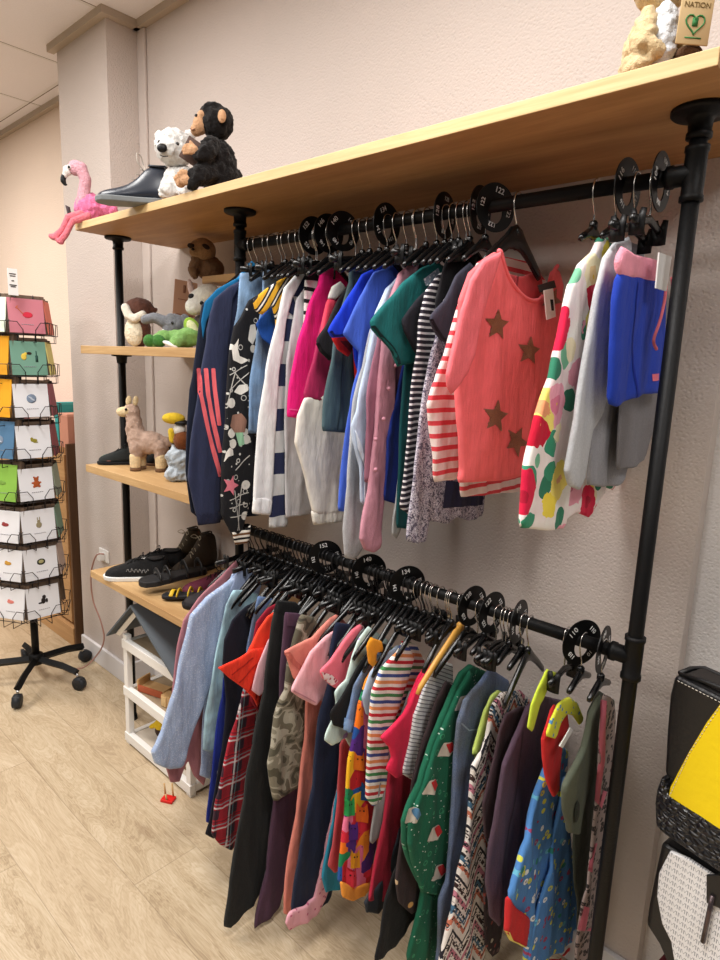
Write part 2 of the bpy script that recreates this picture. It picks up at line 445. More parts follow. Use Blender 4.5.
def tri2d(P, g, rg=()):
    """triangulate outline P (resampled) with an inner grid of spacing g"""
    P = resample(P, g); A = np.array(P)
    x0, y0 = A.min(0); x1, y1 = A.max(0)
    G = np.array([(x0+(i+.5*(j % 2))*g, y0+j*g*.866) for j in range(int((y1-y0)/(g*.866))+2) for i in range(int((x1-x0)/g)+2)])
    G = G[inside(P, G)]
    if len(G): G = G[bdist(P, G) > max(g*.55, (rg[-1]+g*.45) if rg else 0)]
    area2 = sum(P[i-1][0]*P[i][1]-P[i][0]*P[i-1][1] for i in range(len(P))); sg = 1 if area2 > 0 else -1
    for o in rg:
        N = []
        for i in range(len(P)):
            a, b = P[i-1], P[(i+1) % len(P)]; dx, dy = b[0]-a[0], b[1]-a[1]; L = math.hypot(dx, dy) or 1
            N.append((P[i][0]-sg*dy/L*o, P[i][1]+sg*dx/L*o))
        N = np.array(N); N = N[inside(P, N)]
        if len(N):
            N = N[bdist(P, N) > o*.93]
            if len(N): G = np.vstack([G, N]) if len(G) else N
    V = [Vector(p) for p in P]+[Vector(p) for p in G]; n = len(P)
    v, e, f, *_ = delaunay_2d_cdt(V, [(i, (i+1) % n) for i in range(n)], [list(range(n))], 1, 1e-6)
    return v, f, P
class Sheet:
    """a hanging cloth: outline in the plane of its hanger, real thickness, soft edges and folds"""
    def __init__(s, P, T, A, ph, ztop, dx=0, k=1., w=None):
        s.P, s.T, s.A, s.ph, s.zt, s.dx, s.k = P, T*.48, A*1.2, ph, ztop, dx, k; s.w = w or .0055
        s.Pr = resample(P, .012)
    def fold(s, u, z):
        r = min(1, max(.2, (s.zt-z)/.25)); p = s.ph; k = s.k
        wz = noise.noise((u*3, z*4, p+9))*1.6
        a = math.sin(6.283*(7*k*u+1.0*z)+p+wz); b = math.sin(6.283*(13*k*u-.8*z)+p*2.3+wz*1.3)
        a = 1.2-1.9*abs(a)**.8; b = .7-1.1*abs(b)**.8
        q = noise.noise((u*20+p, z*4, p))+.4*noise.noise((u*26+z*9, z*8-u*8, p))
        return s.dx+s.A*((a+b*.7)*r*.62+q*min(1, max(.25, (s.zt-z)/.18)))
    def prof(s, d):
        t = np.clip(d/s.w, 0, 1); return s.T*np.sqrt(1-(1-t)**2)
    def build(s, name, mat, parent, g=.0095):
        v, f, P = tri2d(s.P, g, (s.w*.28, s.w))
        Q = np.array([tuple(p) for p in v]); D = bdist(s.Pr, Q); pr = s.prof(D)
        nb = len(v); verts = []; back = {}
        for i, (u, z) in enumerate(Q):
            verts.append((s.fold(u, z)+pr[i]+noise.noise((u*38, z*30, s.ph))*.0010*min(1, D[i]*80), u, z))
        for i, (u, z) in enumerate(Q):
            if D[i] > 1e-4: back[i] = len(verts); verts.append((s.fold(u, z)-pr[i], u, z))
            else: back[i] = i
        F = []
        for t in f:
            F.append(tuple(t)); b = tuple(back[i] for i in reversed(t))
            if b != tuple(reversed(t)): F.append(b)
        me = bpy.data.meshes.new(name); me.from_pydata(verts, [], F)
        bm = bmesh.new(); bm.from_mesh(me); bmesh.ops.recalc_face_normals(bm, faces=bm.faces); bm.to_mesh(me); bm.free()
        return link(name, me, mat, parent)
    def decal(s, name, mat, P, parent, g=.006, off=.0012):
        v, f, _ = tri2d(P, g); Q = np.array([tuple(p) for p in v]); D = bdist(s.Pr, Q); ins = inside(s.Pr, Q)
        pr = s.prof(np.where(ins, D, 0))
        verts = [(s.fold(u, z)+pr[i]+off+noise.noise((u*38, z*30, s.ph))*.0010*min(1, D[i]*80), u, z) for i, (u, z) in enumerate(Q)]
        n = len(verts); verts += [(x-.002, u, z) for x, u, z in verts]
        F = [tuple(t) for t in f]+[tuple(i+n for i in reversed(t)) for t in f]
        me = bpy.data.meshes.new(name); me.from_pydata(verts, [], F)
        bm = bmesh.new(); bm.from_mesh(me); bmesh.ops.recalc_face_normals(bm, faces=bm.faces); bm.to_mesh(me); bm.free()
        return link(name, me, mat, parent)
def plane_uz(px, py, X, yaw, zr):
    n = Vector((math.cos(yaw), math.sin(yaw), 0)); d = ray(px, py); o = Vector((X, 0, 0))
    p = CAM+d*((o-CAM).dot(n)/d.dot(n)); u = Vector((-math.sin(yaw), math.cos(yaw), 0))
    return ((p-o).dot(u), max(p.z, .012)-zr)
DKH = plain((30, 30, 32), .3, .5, .3)
def hanger(X, zr, yaw, label, kind='arms', w=.17, drop=.07, mat=None, group=None, neck=.072, top=None, hmat=None, thick=1.):
    r = empty('clothes_hanger', (X-(.009 if kind == 'arms' else 0), 0, zr), yaw, label, 'hanger', group)
    hm = hmat or STEEL
    if top is None and (kind, w, drop, neck, mat, hm) in _hc: bodies = _hc[(kind, w, drop, neck, mat, hm)]
    else:
        bodies = []
        bm = bmesh.new()
        P = [(0, 0, -neck-.006), (0, 0, -.048), (0, -.003, -.038), (0, -.010, -.026), (0, -.0155, -.012), (0, -.016, .002), (0, -.012, .0125), (0, -.004, .0168), (0, .006, .0165), (0, .013, .010), (0, .016, .000), (0, .0155, -.008)]
        tube(bm, spline(P, 4), .00155, 6); me = bpy.data.meshes.new('hook'); bm.to_mesh(me); bm.free()
        me.materials.append(hm); bodies.append(('hook', me))
        bm = bmesh.new()
        if kind == 'arms':
            pts = [(0, -w, -neck-drop), (0, -w*.92, -neck-drop*.86), (0, -w*.6, -neck-drop*.5), (0, -w*.3, -neck-drop*.2), (0, -w*.12, -neck-drop*.04), (0, 0, -neck), (0, w*.12, -neck-drop*.04), (0, w*.3, -neck-drop*.2), (0, w*.6, -neck-drop*.5), (0, w*.92, -neck-drop*.86), (0, w, -neck-drop)]
            if top: pts = [(x, y, min(z, top(y)-.014) if y < -.045 else z) for x, y, z in pts]
            hh = [q*thick for q in (.004, .0065, .0075, .009, .013, .015, .013, .009, .0075, .0065, .004)]
            tube(bm, pts, [.004, .0055, .006, .006, .0055, .0055, .0055, .006, .006, .0055, .004], 10, ry=hh, up=(0, 0, 1))
            lathe(bm, [(.0055, 0), (.0075, .004), (.0075, .014), (.004, .018)], 12, (0, 0, -neck+.002))
            me = bpy.data.meshes.new('shoulder_bar')
        else:
            tube(bm, [(0, -w*.8, -neck-.012), (0, -w*.4, -neck-.008), (0, 0, -neck), (0, w*.4, -neck-.008), (0, w*.8, -neck-.012)], .005, 10, ry=.008, up=(0, 0, 1))
            me = bpy.data.meshes.new('shoulder_bar')
        bm.to_mesh(me); bm.free(); me.materials.append(mat or PLAST); bodies.append(('shoulder_bar', me))
        if kind == 'clips':
            for sg in (-1, 1):
                bm = bmesh.new(); y = sg*w*.55
                for q in (-1, 1):
                    tube(bm, [(q*.009, y, -neck+.008), (q*.006, y, -neck-.008), (q*.004, y, -neck-.020), (q*.005, y, -neck-.034)], .0028, 8, ry=[.005, .007, .009, .008], up=(1, 0, 0))
                ball(bm, (0, y, -neck-.012), (.007, .006, .009), sub=2)
                me = bpy.data.meshes.new('clip'); bm.to_mesh(me); bm.free(); me.materials.append(PLASTM); bodies.append(('clip', me))
        for _, me in bodies: me.polygons.foreach_set('use_smooth', [True]*len(me.polygons))
        if top is None: _hc[(kind, w, drop, neck, mat, hm)] = bodies
    for n, me in bodies:
        o = bpy.data.objects.new(n, me); COL.objects.link(o); o.parent = r
    return r
_hc = {}
_gi = [0]
GR = {'u': 'clothes on the upper rail', 'l': 'clothes on the lower rail'}
def G(name, cat, label, short, rail, X, mat, poly, T=.008, A=.004, yaw=0., hang='arms', hw=.16, drop=.07, sleeves=(), decals=(), dx=0, hx=None, k=1., hmat=None, neck=.072, g=.0095, pieces=(), thick=1.):
    zr = ZT if rail == 'u' else ZL
    if rail == 'u': X = float(np.interp(X, [-1.182, -1.155, -1.065, -1.02, -1.0, -.945, -.90, -.825, -.78, -.755, -.675, -.595, -.525, -.475, -.405, -.345, -.155, -.062], [-1.14, -1.115, -1.02, -.965, -.94, -.88, -.825, -.745, -.69, -.66, -.58, -.525, -.475, -.44, -.375, -.305, -.15, -.062]))
    if rail == 'l': X += float(np.interp(X, [-1.2, -1.1, -.95, -.70, -.45, -.32], [.03, .06, .10, .09, .03, 0]))
    _gi[0] += 1; ph = _gi[0]*1.7
    tf = lambda L, s=1: chaikin([plane_uz(a, b, X, yaw, zr) for a, b in L], s)
    P = tf(poly); zt = max(p[1] for p in P)
    multi = bool(sleeves or decals or pieces)
    if multi:
        root = empty(name, (X, 0, zr), yaw)
    body = Sheet(P, T, A, ph, zt, dx, k)
    bo = body.build('body' if multi else name, mat, root if multi else None, g)
    if not multi:
        root = bo; bo.location = (X, 0, zr); bo.rotation_euler = (0, 0, yaw)
    tag(root, label, cat, GR[rail])
    sh = [body]
    for sn, sm, sp, sdx, sT in sleeves:
        s2 = Sheet(tf(sp), sT, A*.8, ph+2, zt, dx+sdx, k); s2.build(sn, sm, root, g); sh.append(s2)
    for dn, dm, dp, idx in decals:
        sh[idx].decal(dn, dm, tf(dp, 1 if len(dp) > 4 else 0), root)
    if hang:
        def topf(u):
            best = -9
            for i in range(len(P)):
                (a0, b0), (a1, b1) = P[i-1], P[i]
                if (a0-u)*(a1-u) <= 0 and a0 != a1: best = max(best, b0+(b1-b0)*(u-a0)/(a1-a0))
            return best if best > -8 else (b if (b := zt-.03) else 0) if abs(u) < .03 else -9
        allp = [P]+[q.P for q in sh[1:]]
        def topa(u):
            best = -9
            for PP in allp:
                for i in range(len(PP)):
                    (a0, b0), (a1, b1) = PP[i-1], PP[i]
                    if (a0-u)*(a1-u) <= 0 and a0 != a1: best = max(best, b0+(b1-b0)*(u-a0)/(a1-a0))
            return best
        if hang == 'arms':
            bw = .045; bd = drop
            for dd in (.05, .07, .09, .11, .13, .15):
                a = .05
                while a < min(hw, .16) and -neck-dd*(a/.16)**1.15-.0 < topa(-a)-.006 or a < .045: a += .005
                if a > bw+.004: bw, bd = a, dd*(a/.16)**1.15
            hw, drop = max(.05, bw-.012), max(.02, bd)
            if hmat: hw, drop = .15, .10
            elif thick > 1.5: hw, drop = .11, .065
            elif rail == 'u' and X < -.2: hw, drop = max(hw, .075), max(drop, .042)
        hanger(X if hx is None else hx, zr, yaw, 'black plastic hanger holding the '+short if hmat is None else 'wooden hanger holding the '+short, hang, hw, drop, hmat, 'hangers in use on the '+('upper' if rail == 'u' else 'lower')+' rail', neck, None, DKH if rail == 'l' and X < -.5 else None, thick)
    return root, sh, tf
def stroke(L, w):
    """pixel polyline to a thin pixel polygon"""
    a, b = [], []
    for i, p in enumerate(L):
        q0 = L[max(i-1, 0)]; q1 = L[min(i+1, len(L)-1)]; dx, dy = q1[0]-q0[0], q1[1]-q0[1]; n = math.hypot(dx, dy) or 1
        a.append((p[0]-dy/n*w/2, p[1]+dx/n*w/2)); b.append((p[0]+dy/n*w/2, p[1]-dx/n*w/2))
    return a+b[::-1]
def star(cx, cy, r, rot=0, sx=1):
    return [(cx+sx*(r if i % 2 == 0 else r*.45)*math.sin(rot+i*PI/5), cy-(r if i % 2 == 0 else r*.45)*math.cos(rot+i*PI/5)) for i in range(10)]

NAVY = (44, 50, 78)
# ---- upper rail, left to right
G('jacket', 'jacket', 'teal shouldered dark navy jacket, leftmost on the upper rail behind the coral striped one', 'teal and navy jacket', 'u', -1.182, fab((26, 32, 50)),
  [(246, 266), (234, 281), (215, 291), (202, 305), (197, 340), (189, 390), (185, 470), (191, 512), (203, 522), (262, 515), (285, 330), (276, 290), (258, 266)],
  sleeves=[('yoke', fab((20, 108, 158)), [(248, 264), (236, 278), (216, 289), (204, 302), (200, 322), (202, 340), (206, 322), (214, 304), (236, 291), (250, 286), (262, 276), (256, 264)], .005, .006),
           ('collar', fab((34, 140, 200)), [(249, 261), (241, 272), (235, 279), (238, 283), (248, 277), (256, 266)], .010, .006)])
CS = fab((242, 110, 118))
G('tracksuit_jacket', 'jacket', 'navy tracksuit top with three long coral stripes down its sleeve', 'navy tracksuit top with coral stripes', 'u', -1.155, fab(NAVY),
  [(243, 279), (228, 287), (214, 300), (206, 330), (206, 380), (214, 470), (218, 498), (265, 500), (275, 420), (292, 330), (280, 296), (262, 278)], T=.009,
  sleeves=[('sleeve', fab(NAVY), [(240, 281), (226, 287), (212, 299), (208, 313), (204, 345), (196, 392), (189, 440), (186, 478), (192, 505), (195, 517), (219, 514), (219, 470), (221, 440), (224, 400), (226, 350), (230, 300)], .010, .011),
           ('cuff', fab((34, 38, 62), 1.6), [(194, 511), (196, 525), (219, 522), (219, 510)], .011, .009)],
  decals=[('stripe', CS, stroke([(196.5, 368), (198, 395), (205, 430), (211, 452), (218, 476)], 4.2), 1), ('stripe', CS, stroke([(203, 368), (205, 395), (210, 422), (217, 452)], 4.0), 1), ('stripe', CS, stroke([(209.5, 368), (211, 390), (215.5, 425)], 3.6), 1)])
G('jeans', 'jeans', 'light blue denim garment clipped beside the navy tracksuit top', 'light blue denim beside the tracksuit top', 'u', -1.125, denim((104, 140, 178)),
  [(240, 273), (252, 272), (264, 276), (266, 300), (262, 330), (262, 400), (236, 400), (232, 335), (237, 310)], hang='clips', hw=.11)
SK = spotted((24, 24, 28), [(30, .18, .24, (190, 188, 182), 5), (15, 0, .20, (222, 218, 210), 3), (44, 0, .16, (206, 204, 198), 1)])
r, sh, tf = G('pyjama_shirt', 'shirt', 'black top with white skull, moon and cobweb print hanging on the upper rail', 'black skull print top', 'u', -1.095, SK,
  [(262, 292), (249, 300), (241, 316), (234, 326), (230, 350), (228, 376), (224, 425), (221, 470), (221, 515), (232, 535), (242, 533), (250, 500), (256, 420), (276, 330), (278, 300)], T=.012,
  sleeves=[('cuff', stripes([(120, 82, 52), (235, 228, 215), (25, 24, 26), (235, 228, 215)], .026, .1), [(231, 531), (235, 545), (247, 543), (250, 524), (243, 530)], .003, .011)],
  decals=[('moon_print', fab((232, 228, 220)), [(237, 338), (231, 350), (232, 360), (240, 364), (247, 360), (238, 356), (236, 348)], 0),
          ('ghost_print', fab((232, 228, 220)), [(224, 452), (222, 462), (226, 456), (232, 455), (231, 449), (227, 447)], 0),
          ('skull_print', fab((150, 112, 96)), [(231, 415), (228, 426), (234, 433), (243, 432), (245, 420), (240, 413)], 0),
          ('hand_print', fab((150, 196, 160)), [(234, 432), (238, 446), (243, 444), (241, 432)], 0),
          ('bone_print', fab((232, 228, 220)), [(238, 385), (233, 392), (240, 395), (246, 390), (245, 384)], 0),
          ('coral_print', fab((232, 130, 146)), star(229, 485, 11, .3, .8), 0),
          ('moon_print', fab((232, 228, 220)), [(249, 325), (247, 340), (252, 345), (256, 335), (254, 324)], 0)]
  +[('cobweb_print', fab((200, 198, 192)), stroke(L, .9), 0) for L in ([(229, 375), (245, 365)], [(229, 390), (247, 372)], [(226, 405), (234, 372)], [(233, 372), (250, 392)], [(228, 500), (247, 492)], [(228, 508), (246, 503)], [(229, 517), (246, 514)], [(233, 490), (238, 530)], [(241, 486), (236, 530)], [(234, 470), (248, 455)])])
G('jeans', 'jeans', 'mid blue jeans with denim waistband clipped behind the mustard striped shirt', 'mid blue jeans behind the mustard striped shirt', 'u', -1.065, denim((82, 118, 158)),
  [(263, 268), (284, 270), (288, 300), (282, 345), (268, 434), (247, 433), (250, 380), (256, 335), (262, 300)], hang='clips', hw=.11)
G('t_shirt', 't-shirt', 'royal blue short sleeved shirt under the mustard striped sleeve', 'royal blue shirt under the mustard sleeve', 'u', -1.045, fab((30, 82, 172)),
  [(292, 285), (276, 297), (256, 324), (262, 338), (270, 345), (270, 430), (292, 430), (310, 300)])
G('t_shirt', 't-shirt', 'mustard, white and black striped tee with its short sleeve pointing left', 'mustard striped tee', 'u', -1.02, stripes([(232, 176, 48), (28, 26, 30), (240, 236, 228), (28, 26, 30)], .027, .15, ang=-.95, widths=[4, 1.5, 1.3, 1.3]),
  [(300, 270), (284, 277), (264, 290), (253, 300), (256, 311), (262, 315), (272, 306), (276, 320), (280, 420), (300, 420), (318, 290), (312, 274)], T=.011)
G('sweatshirt', 'shirt', 'plain pale grey sweatshirt hem showing between navy striped top and cream sleeve', 'pale grey sweatshirt', 'u', -.985, fab((196, 194, 196)),
  [(312, 275), (296, 300), (286, 360), (284, 440), (285, 518), (314, 514), (330, 480), (336, 300)])
GW = stripes([(196, 196, 196), (36, 42, 74)], .117, .80, widths=[1, 1])
G('striped_sweatshirt', 'shirt', 'light grey sweatshirt with broad navy stripes and a plain white sleeve', 'grey and navy striped sweatshirt', 'u', -1.0, GW,
  [(306, 273), (290, 288), (279, 330), (274, 380), (272, 450), (269, 528), (287, 527), (291, 480), (306, 430), (330, 320), (322, 280)], T=.010,
  sleeves=[('sleeve', fab((228, 228, 228)), [(304, 272), (292, 276), (282, 288), (274, 322), (263, 370), (257, 415), (253, 470), (250, 512), (269, 514), (271, 480), (273, 430), (277, 370), (284, 320), (290, 298)], .008, .011),
           ('cuff', fab((236, 236, 236), 1.5), [(251, 496), (250, 513), (269, 515), (270, 497)], .009, .012)],
  decals=[('shoulder_patch', fab((36, 42, 74)), [(286, 290), (282, 308), (294, 317), (297, 314), (293, 300), (288, 289)], 0)])
G('striped_shirt', 'shirt', 'white top with thin black stripes and black collar squeezed beside the magenta skirt', 'white and black striped top', 'u', -.965, stripes([(238, 236, 232), (24, 24, 26)], .03, .3, widths=[2, 1]),
  [(318, 264), (306, 266), (304, 290), (304, 330), (320, 400), (340, 330), (334, 275)], decals=[('collar', fab((20, 20, 22)), [(318, 262), (305, 265), (304, 280), (318, 281)], 0)])
G('skirt', 'skirt', 'bright magenta corduroy skirt with a belt loop hanging near the middle left', 'magenta skirt', 'u', -.945, fab((226, 22, 120), 1.4),
  [(322, 264), (331, 266), (345, 272), (352, 300), (340, 425), (322, 421), (287, 417), (290, 385), (298, 340), (309, 305), (318, 285)], T=.014, hang='clips', hw=.10,
  decals=[('waistband', fab((196, 20, 100)), [(322, 264), (336, 271), (338, 279), (319, 274)], 0), ('hem_stitching', fab((245, 90, 160)), stroke([(288, 409), (322, 413)], 1.2), 0)])
G('colour_block_sweatshirt', 'shirt', 'colour block sweatshirt, white shoulder, raspberry middle and long cream sleeve', 'cream and raspberry colour block sweatshirt', 'u', -.90, fab((166, 36, 84)),
  [(340, 283), (330, 294), (320, 330), (310, 370), (304, 397), (330, 405), (352, 404), (362, 300)], T=.012,
  sleeves=[('sleeve', fab((230, 224, 214)), [(303, 398), (328, 394), (345, 396), (352, 440), (350, 510), (342, 513), (313, 515), (306, 480), (295, 443), (297, 416)], .001, .013),
           ('cuff', fab((234, 228, 216), 1.8), [(311, 511), (313, 525), (342, 522), (343, 508)], .001, .011),
           ('shoulder_panel', fab((236, 232, 228)), [(340, 281), (332, 286), (327, 299), (334, 300), (346, 290)], .002, .013),
           ('upper_sleeve', fab((232, 70, 96)), [(327, 299), (322, 320), (318, 340), (330, 320), (335, 300)], .002, .013)])
G('t_shirt', 't-shirt', 'black tee with short sleeve beside the magenta skirt', 'black tee beside the magenta skirt', 'u', -.865, fab((30, 29, 33)),
  [(352, 278), (338, 300), (326, 325), (316, 341), (320, 352), (329, 361), (338, 352), (345, 420), (365, 400), (370, 290)], T=.010, decals=[('sleeve_opening_shade', fab((8, 8, 10)), stroke([(317, 343), (321, 351), (329, 359)], 2.4), 0)])  # dark stroke paints the shade inside the sleeve
G('trousers', 'trousers', 'slate green folded trousers clipped by their waistband', 'slate green trousers', 'u', -.825, fab((70, 92, 98)),
  [(349, 257), (358, 258), (376, 262), (382, 300), (372, 420), (346, 433), (322, 431), (324, 400), (333, 345), (341, 310), (349, 282)], T=.012, hang='clips', hw=.11,
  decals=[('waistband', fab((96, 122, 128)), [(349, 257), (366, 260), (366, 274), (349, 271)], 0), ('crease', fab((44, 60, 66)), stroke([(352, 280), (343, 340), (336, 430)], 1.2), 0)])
G('t_shirt', 't-shirt', 'red tee whose sleeve opening peeks out under the cobalt blue one', 'red tee under the cobalt blue one', 'u', -.80, fab((212, 34, 36)),
  [(372, 285), (350, 310), (331, 338), (338, 350), (348, 357), (354, 348), (357, 400), (380, 400), (392, 300)], T=.010, decals=[('sleeve_opening_shade', fab((110, 14, 18)), [(338, 341), (344, 347), (349, 353), (352, 347), (348, 341)], 0)])  # dark red patch paints the shaded inside of the sleeve
G('t_shirt', 't-shirt', 'vivid cobalt blue tee with short sleeve above the red cuff', 'cobalt blue tee', 'u', -.78, fab((18, 56, 200)),
  [(384, 264), (362, 274), (346, 300), (327, 331), (332, 338), (344, 337), (352, 331), (356, 360), (366, 400), (392, 400), (404, 300), (396, 272)], T=.011, decals=[('sleeve_opening_shade', fab((8, 22, 96)), stroke([(329, 331), (333, 336), (344, 335), (351, 331)], 2.6), 0)])  # deep blue stroke along the hem is painted sleeve shade
G('dress', 'dress', 'long periwinkle blue tunic dress with short sleeve and narrow hem', 'periwinkle blue dress', 'u', -.755, fab((66, 98, 200)),
  [(396, 264), (374, 272), (360, 296), (343, 334), (352, 344), (358, 352), (357, 372), (350, 400), (343, 460), (338, 511), (345, 512), (380, 500), (392, 420), (414, 300), (408, 272)], T=.010)
G('sweatshirt', 'shirt', 'heather grey long sleeve hanging down beneath the pale blue shirt cuff', 'heather grey long sleeved top', 'u', -.732, fab((172, 174, 178), 1, 22),
  [(392, 290), (370, 330), (354, 400), (347, 470), (344, 530), (346, 558), (354, 560), (364, 548), (372, 500), (392, 420), (404, 310)], T=.010)
G('shirt', 'shirt', 'pale blue cotton shirt sleeve with long ruffled cuff on the upper rail', 'pale blue cotton shirt', 'u', -.705, fab((186, 202, 226)),
  [(402, 275), (386, 288), (375, 312), (366, 356), (370, 400), (372, 440), (392, 502), (404, 503), (420, 400), (420, 290)], T=.008,
  sleeves=[('sleeve', fab((190, 206, 230)), [(396, 276), (384, 290), (376, 312), (367, 350), (359, 385), (349, 425), (350, 440), (356, 465), (359, 502), (364, 506), (367, 480), (369, 430), (376, 380), (386, 310)], .006, .009),
           ('cuff_ruffle', fab((206, 216, 232), 2), [(350, 428), (352, 446), (359, 466), (360, 504), (364, 500), (362, 465), (355, 440)], .014, .004)],
  decals=[])
PNK = (194, 136, 152)
r, sh, tf = G('cardigan', 'cardigan', 'dusty pink knitted cardigan with small bobbles and long sleeve', 'dusty pink cardigan', 'u', -.675, fab((152, 98, 118)),
  [(414, 262), (394, 285), (378, 330), (366, 400), (364, 482), (382, 484), (398, 470), (406, 420), (424, 330), (430, 285), (424, 266)], T=.009,
  sleeves=[('sleeve', fab(PNK, 1.2), [(412, 260), (396, 273), (386, 300), (379, 335), (374, 390), (370, 440), (365, 490), (358, 525), (356, 538), (362, 549), (371, 552), (378, 546), (378, 528), (383, 480), (389, 420), (392, 360), (400, 310), (414, 280)], .010, .013)])
for (a, b) in [(387, 365), (375, 418), (394, 418), (367, 438), (367, 468), (380, 388)]:
    bm = bmesh.new(); u, z = tf([(a, b)], 0)[0]; ball(bm, (.026, u, z), .0048, sub=2); fin(bm, 'bobble', fab(PNK, 1.2), r)
G('trousers', 'trousers', 'deep royal blue garment hem glimpsed behind the dusty pink cardigan', 'deep royal blue hem behind the pink cardigan', 'u', -.65, fab((22, 44, 126)),
  [(420, 300), (400, 380), (386, 440), (383, 500), (396, 504), (412, 500), (430, 400)], hang='clips', hw=.10)
G('vest', 'shirt', 'thin grey white strap garment dangling low behind the teal tee', 'thin grey strap garment', 'u', -.63, fab((170, 172, 172)),
  [(430, 300), (412, 400), (398, 480), (392, 515), (391, 534), (396, 539), (401, 530), (412, 480), (436, 400), (440, 320)], hang=None)
TEAL = (14, 100, 100)
G('t_shirt', 't-shirt', 'dark teal tee with wide short sleeve and long body', 'dark teal tee', 'u', -.595, fab((10, 74, 78)),
  [(434, 262), (416, 285), (408, 330), (403, 380), (399, 440), (397, 528), (408, 529), (424, 500), (444, 400), (456, 290), (444, 266)], T=.009,
  sleeves=[('sleeve', fab(TEAL), [(434, 262), (418, 268), (400, 282), (366, 322), (369, 330), (379, 340), (388, 352), (393, 367), (413, 362), (424, 340), (434, 310), (446, 280)], .009, .013)], decals=[('sleeve_opening_shade', fab((4, 44, 46)), stroke([(368, 326), (378, 337), (388, 350), (394, 364)], 2.4), 1)])  # dark teal stroke stands in for shade in the sleeve mouth
G('t_shirt', 't-shirt', 'black tee with short sleeve beside the dark teal sleeve', 'black tee beside the teal sleeve', 'u', -.555, fab((34, 34, 42)),
  [(446, 276), (432, 284), (416, 300), (401, 320), (404, 332), (412, 345), (418, 356), (420, 440), (440, 440), (462, 300), (458, 280)], T=.009,
  decals=[('shoulder_patch', spotted((150, 168, 188), [(120, 0, .3, (225, 230, 235), 2)]), [(438, 268), (424, 279), (426, 286), (440, 276)], 0)])
G('dress', 'dress', 'fine black and white striped long sleeved dress', 'fine black and white striped dress', 'u', -.525, stripes([(226, 222, 224), (42, 36, 48)], .0125, .2, widths=[1, 1.6]),
  [(452, 268), (438, 274), (426, 290), (419, 320), (415, 360), (409, 410), (404, 460), (400, 508), (408, 514), (425, 517), (438, 500), (452, 400), (470, 300), (462, 275)], T=.009)
G('dress', 'dress', 'black party dress with gold foil marks at its shoulder', 'black dress with gold foil', 'u', -.50, spotted((26, 24, 28), [(24, 0, .24, (196, 150, 84), 4)]),
  [(456, 244), (448, 254), (441, 275), (435, 300), (437, 325), (441, 400), (462, 400), (478, 300), (470, 260)], T=.008)
LAV = noisy([(0, (92, 86, 104)), (.44, (206, 202, 214)), (.5, (120, 112, 134)), (.56, (216, 212, 222)), (.62, (96, 88, 108))], 95, 1.2, 2)
G('dress', 'dress', 'grey lavender floral long dress hanging lowest behind the red striped top', 'grey lavender floral dress', 'u', -.475, LAV,
  [(466, 268), (444, 300), (432, 350), (424, 400), (413, 470), (407, 541), (416, 544), (427, 542), (430, 521), (446, 524), (456, 517), (470, 521), (483, 516), (486, 490), (494, 400), (492, 300)], T=.009,
  decals=[('navy_panel', fab((38, 36, 62)), [(445, 480), (441, 508), (460, 506), (482, 505), (484, 484)], 0)])
G('t_shirt', 't-shirt', 'charcoal tee sleeve tucked behind the red striped top', 'charcoal tee behind the red striped top', 'u', -.445, fab((58, 58, 72)),
  [(470, 262), (456, 275), (444, 300), (429, 318), (432, 326), (440, 340), (448, 345), (460, 400), (480, 400), (496, 300)], T=.009, decals=[('sleeve_opening_shade', fab((18, 18, 26)), stroke([(430, 319), (434, 326), (441, 338), (448, 343)], 2.4), 0)])  # near-black stroke at the hem paints sleeve shade
RW = stripes([(226, 74, 84), (244, 226, 222)], .0245, .55, widths=[1, 1.7])
G('striped_shirt', 'shirt', 'long sleeved white top with coral red stripes behind the coral star top', 'red and white striped top', 'u', -.405, RW,
  [(492, 254), (478, 262), (466, 290), (460, 340), (458, 420), (461, 497), (478, 496), (495, 494), (520, 492), (545, 486), (556, 400), (560, 300), (530, 262)], T=.010,
  sleeves=[('sleeve', RW, [(488, 255), (472, 264), (458, 288), (447, 322), (438, 356), (427, 385), (422, 404), (424, 430), (428, 481), (446, 479), (466, 473), (466, 440), (462, 400), (470, 330), (482, 280)], .014, .012)], hang='arms')
COR = (250, 112, 118)
NECK = [(498, 253), (501, 264), (505, 276), (513, 289), (523, 298), (533, 301), (542, 296), (548, 286), (552, 271)]
SX = -.345
COS = (248, 118, 126)
r, sh, tf = G('star_shirt', 'shirt', 'coral pink long top with brown sequin stars and rolled neckline', 'coral star top', 'u', SX, fab(COR),
  NECK+[(557, 268), (562, 285), (556, 330), (552, 400), (548, 466), (530, 474), (505, 480), (480, 482), (459, 483), (461, 470), (458, 420), (457, 360), (460, 300), (470, 272), (484, 259), (494, 252)], T=.015, A=.0035, g=.008, k=.45, hw=.15, neck=.066, drop=.085, thick=1.7,
  sleeves=[('back_panel', fab((222, 92, 98)), [(497, 262), (510, 271), (530, 276), (550, 270), (553, 290), (545, 312), (525, 314), (506, 300)], -.022, .004),  # back panel a darker coral: neckline shading put into the colour
           ('sleeve', fab(COS), [(492, 252), (474, 261), (461, 280), (452, 310), (444, 345), (437, 374), (438, 386), (442, 394), (449, 386), (458, 372), (465, 350), (472, 318), (482, 284)], .020, .011)],
  decals=[])
SX = -.305
SEQ = NT('sequin_star', .35, .7); SEQ = SEQ.done(SEQ.mix(SEQ.vor(600, None, 'F1', 'Distance'), (186, 112, 66), (120, 72, 44)), SEQ.vor(600), 1, .003)
for sx_, sy_, sr, ro in [(493, 325, 16, .1), (525, 351, 15, .15), (548, 300, 13, .5), (492, 416, 17, .15), (514, 441, 16, .5), (545, 395, 11, 0)]:
    sh[0].decal('sequin_star', SEQ, tf(star(sx_, sy_, sr, ro, .78), 0), r, .005, .002)
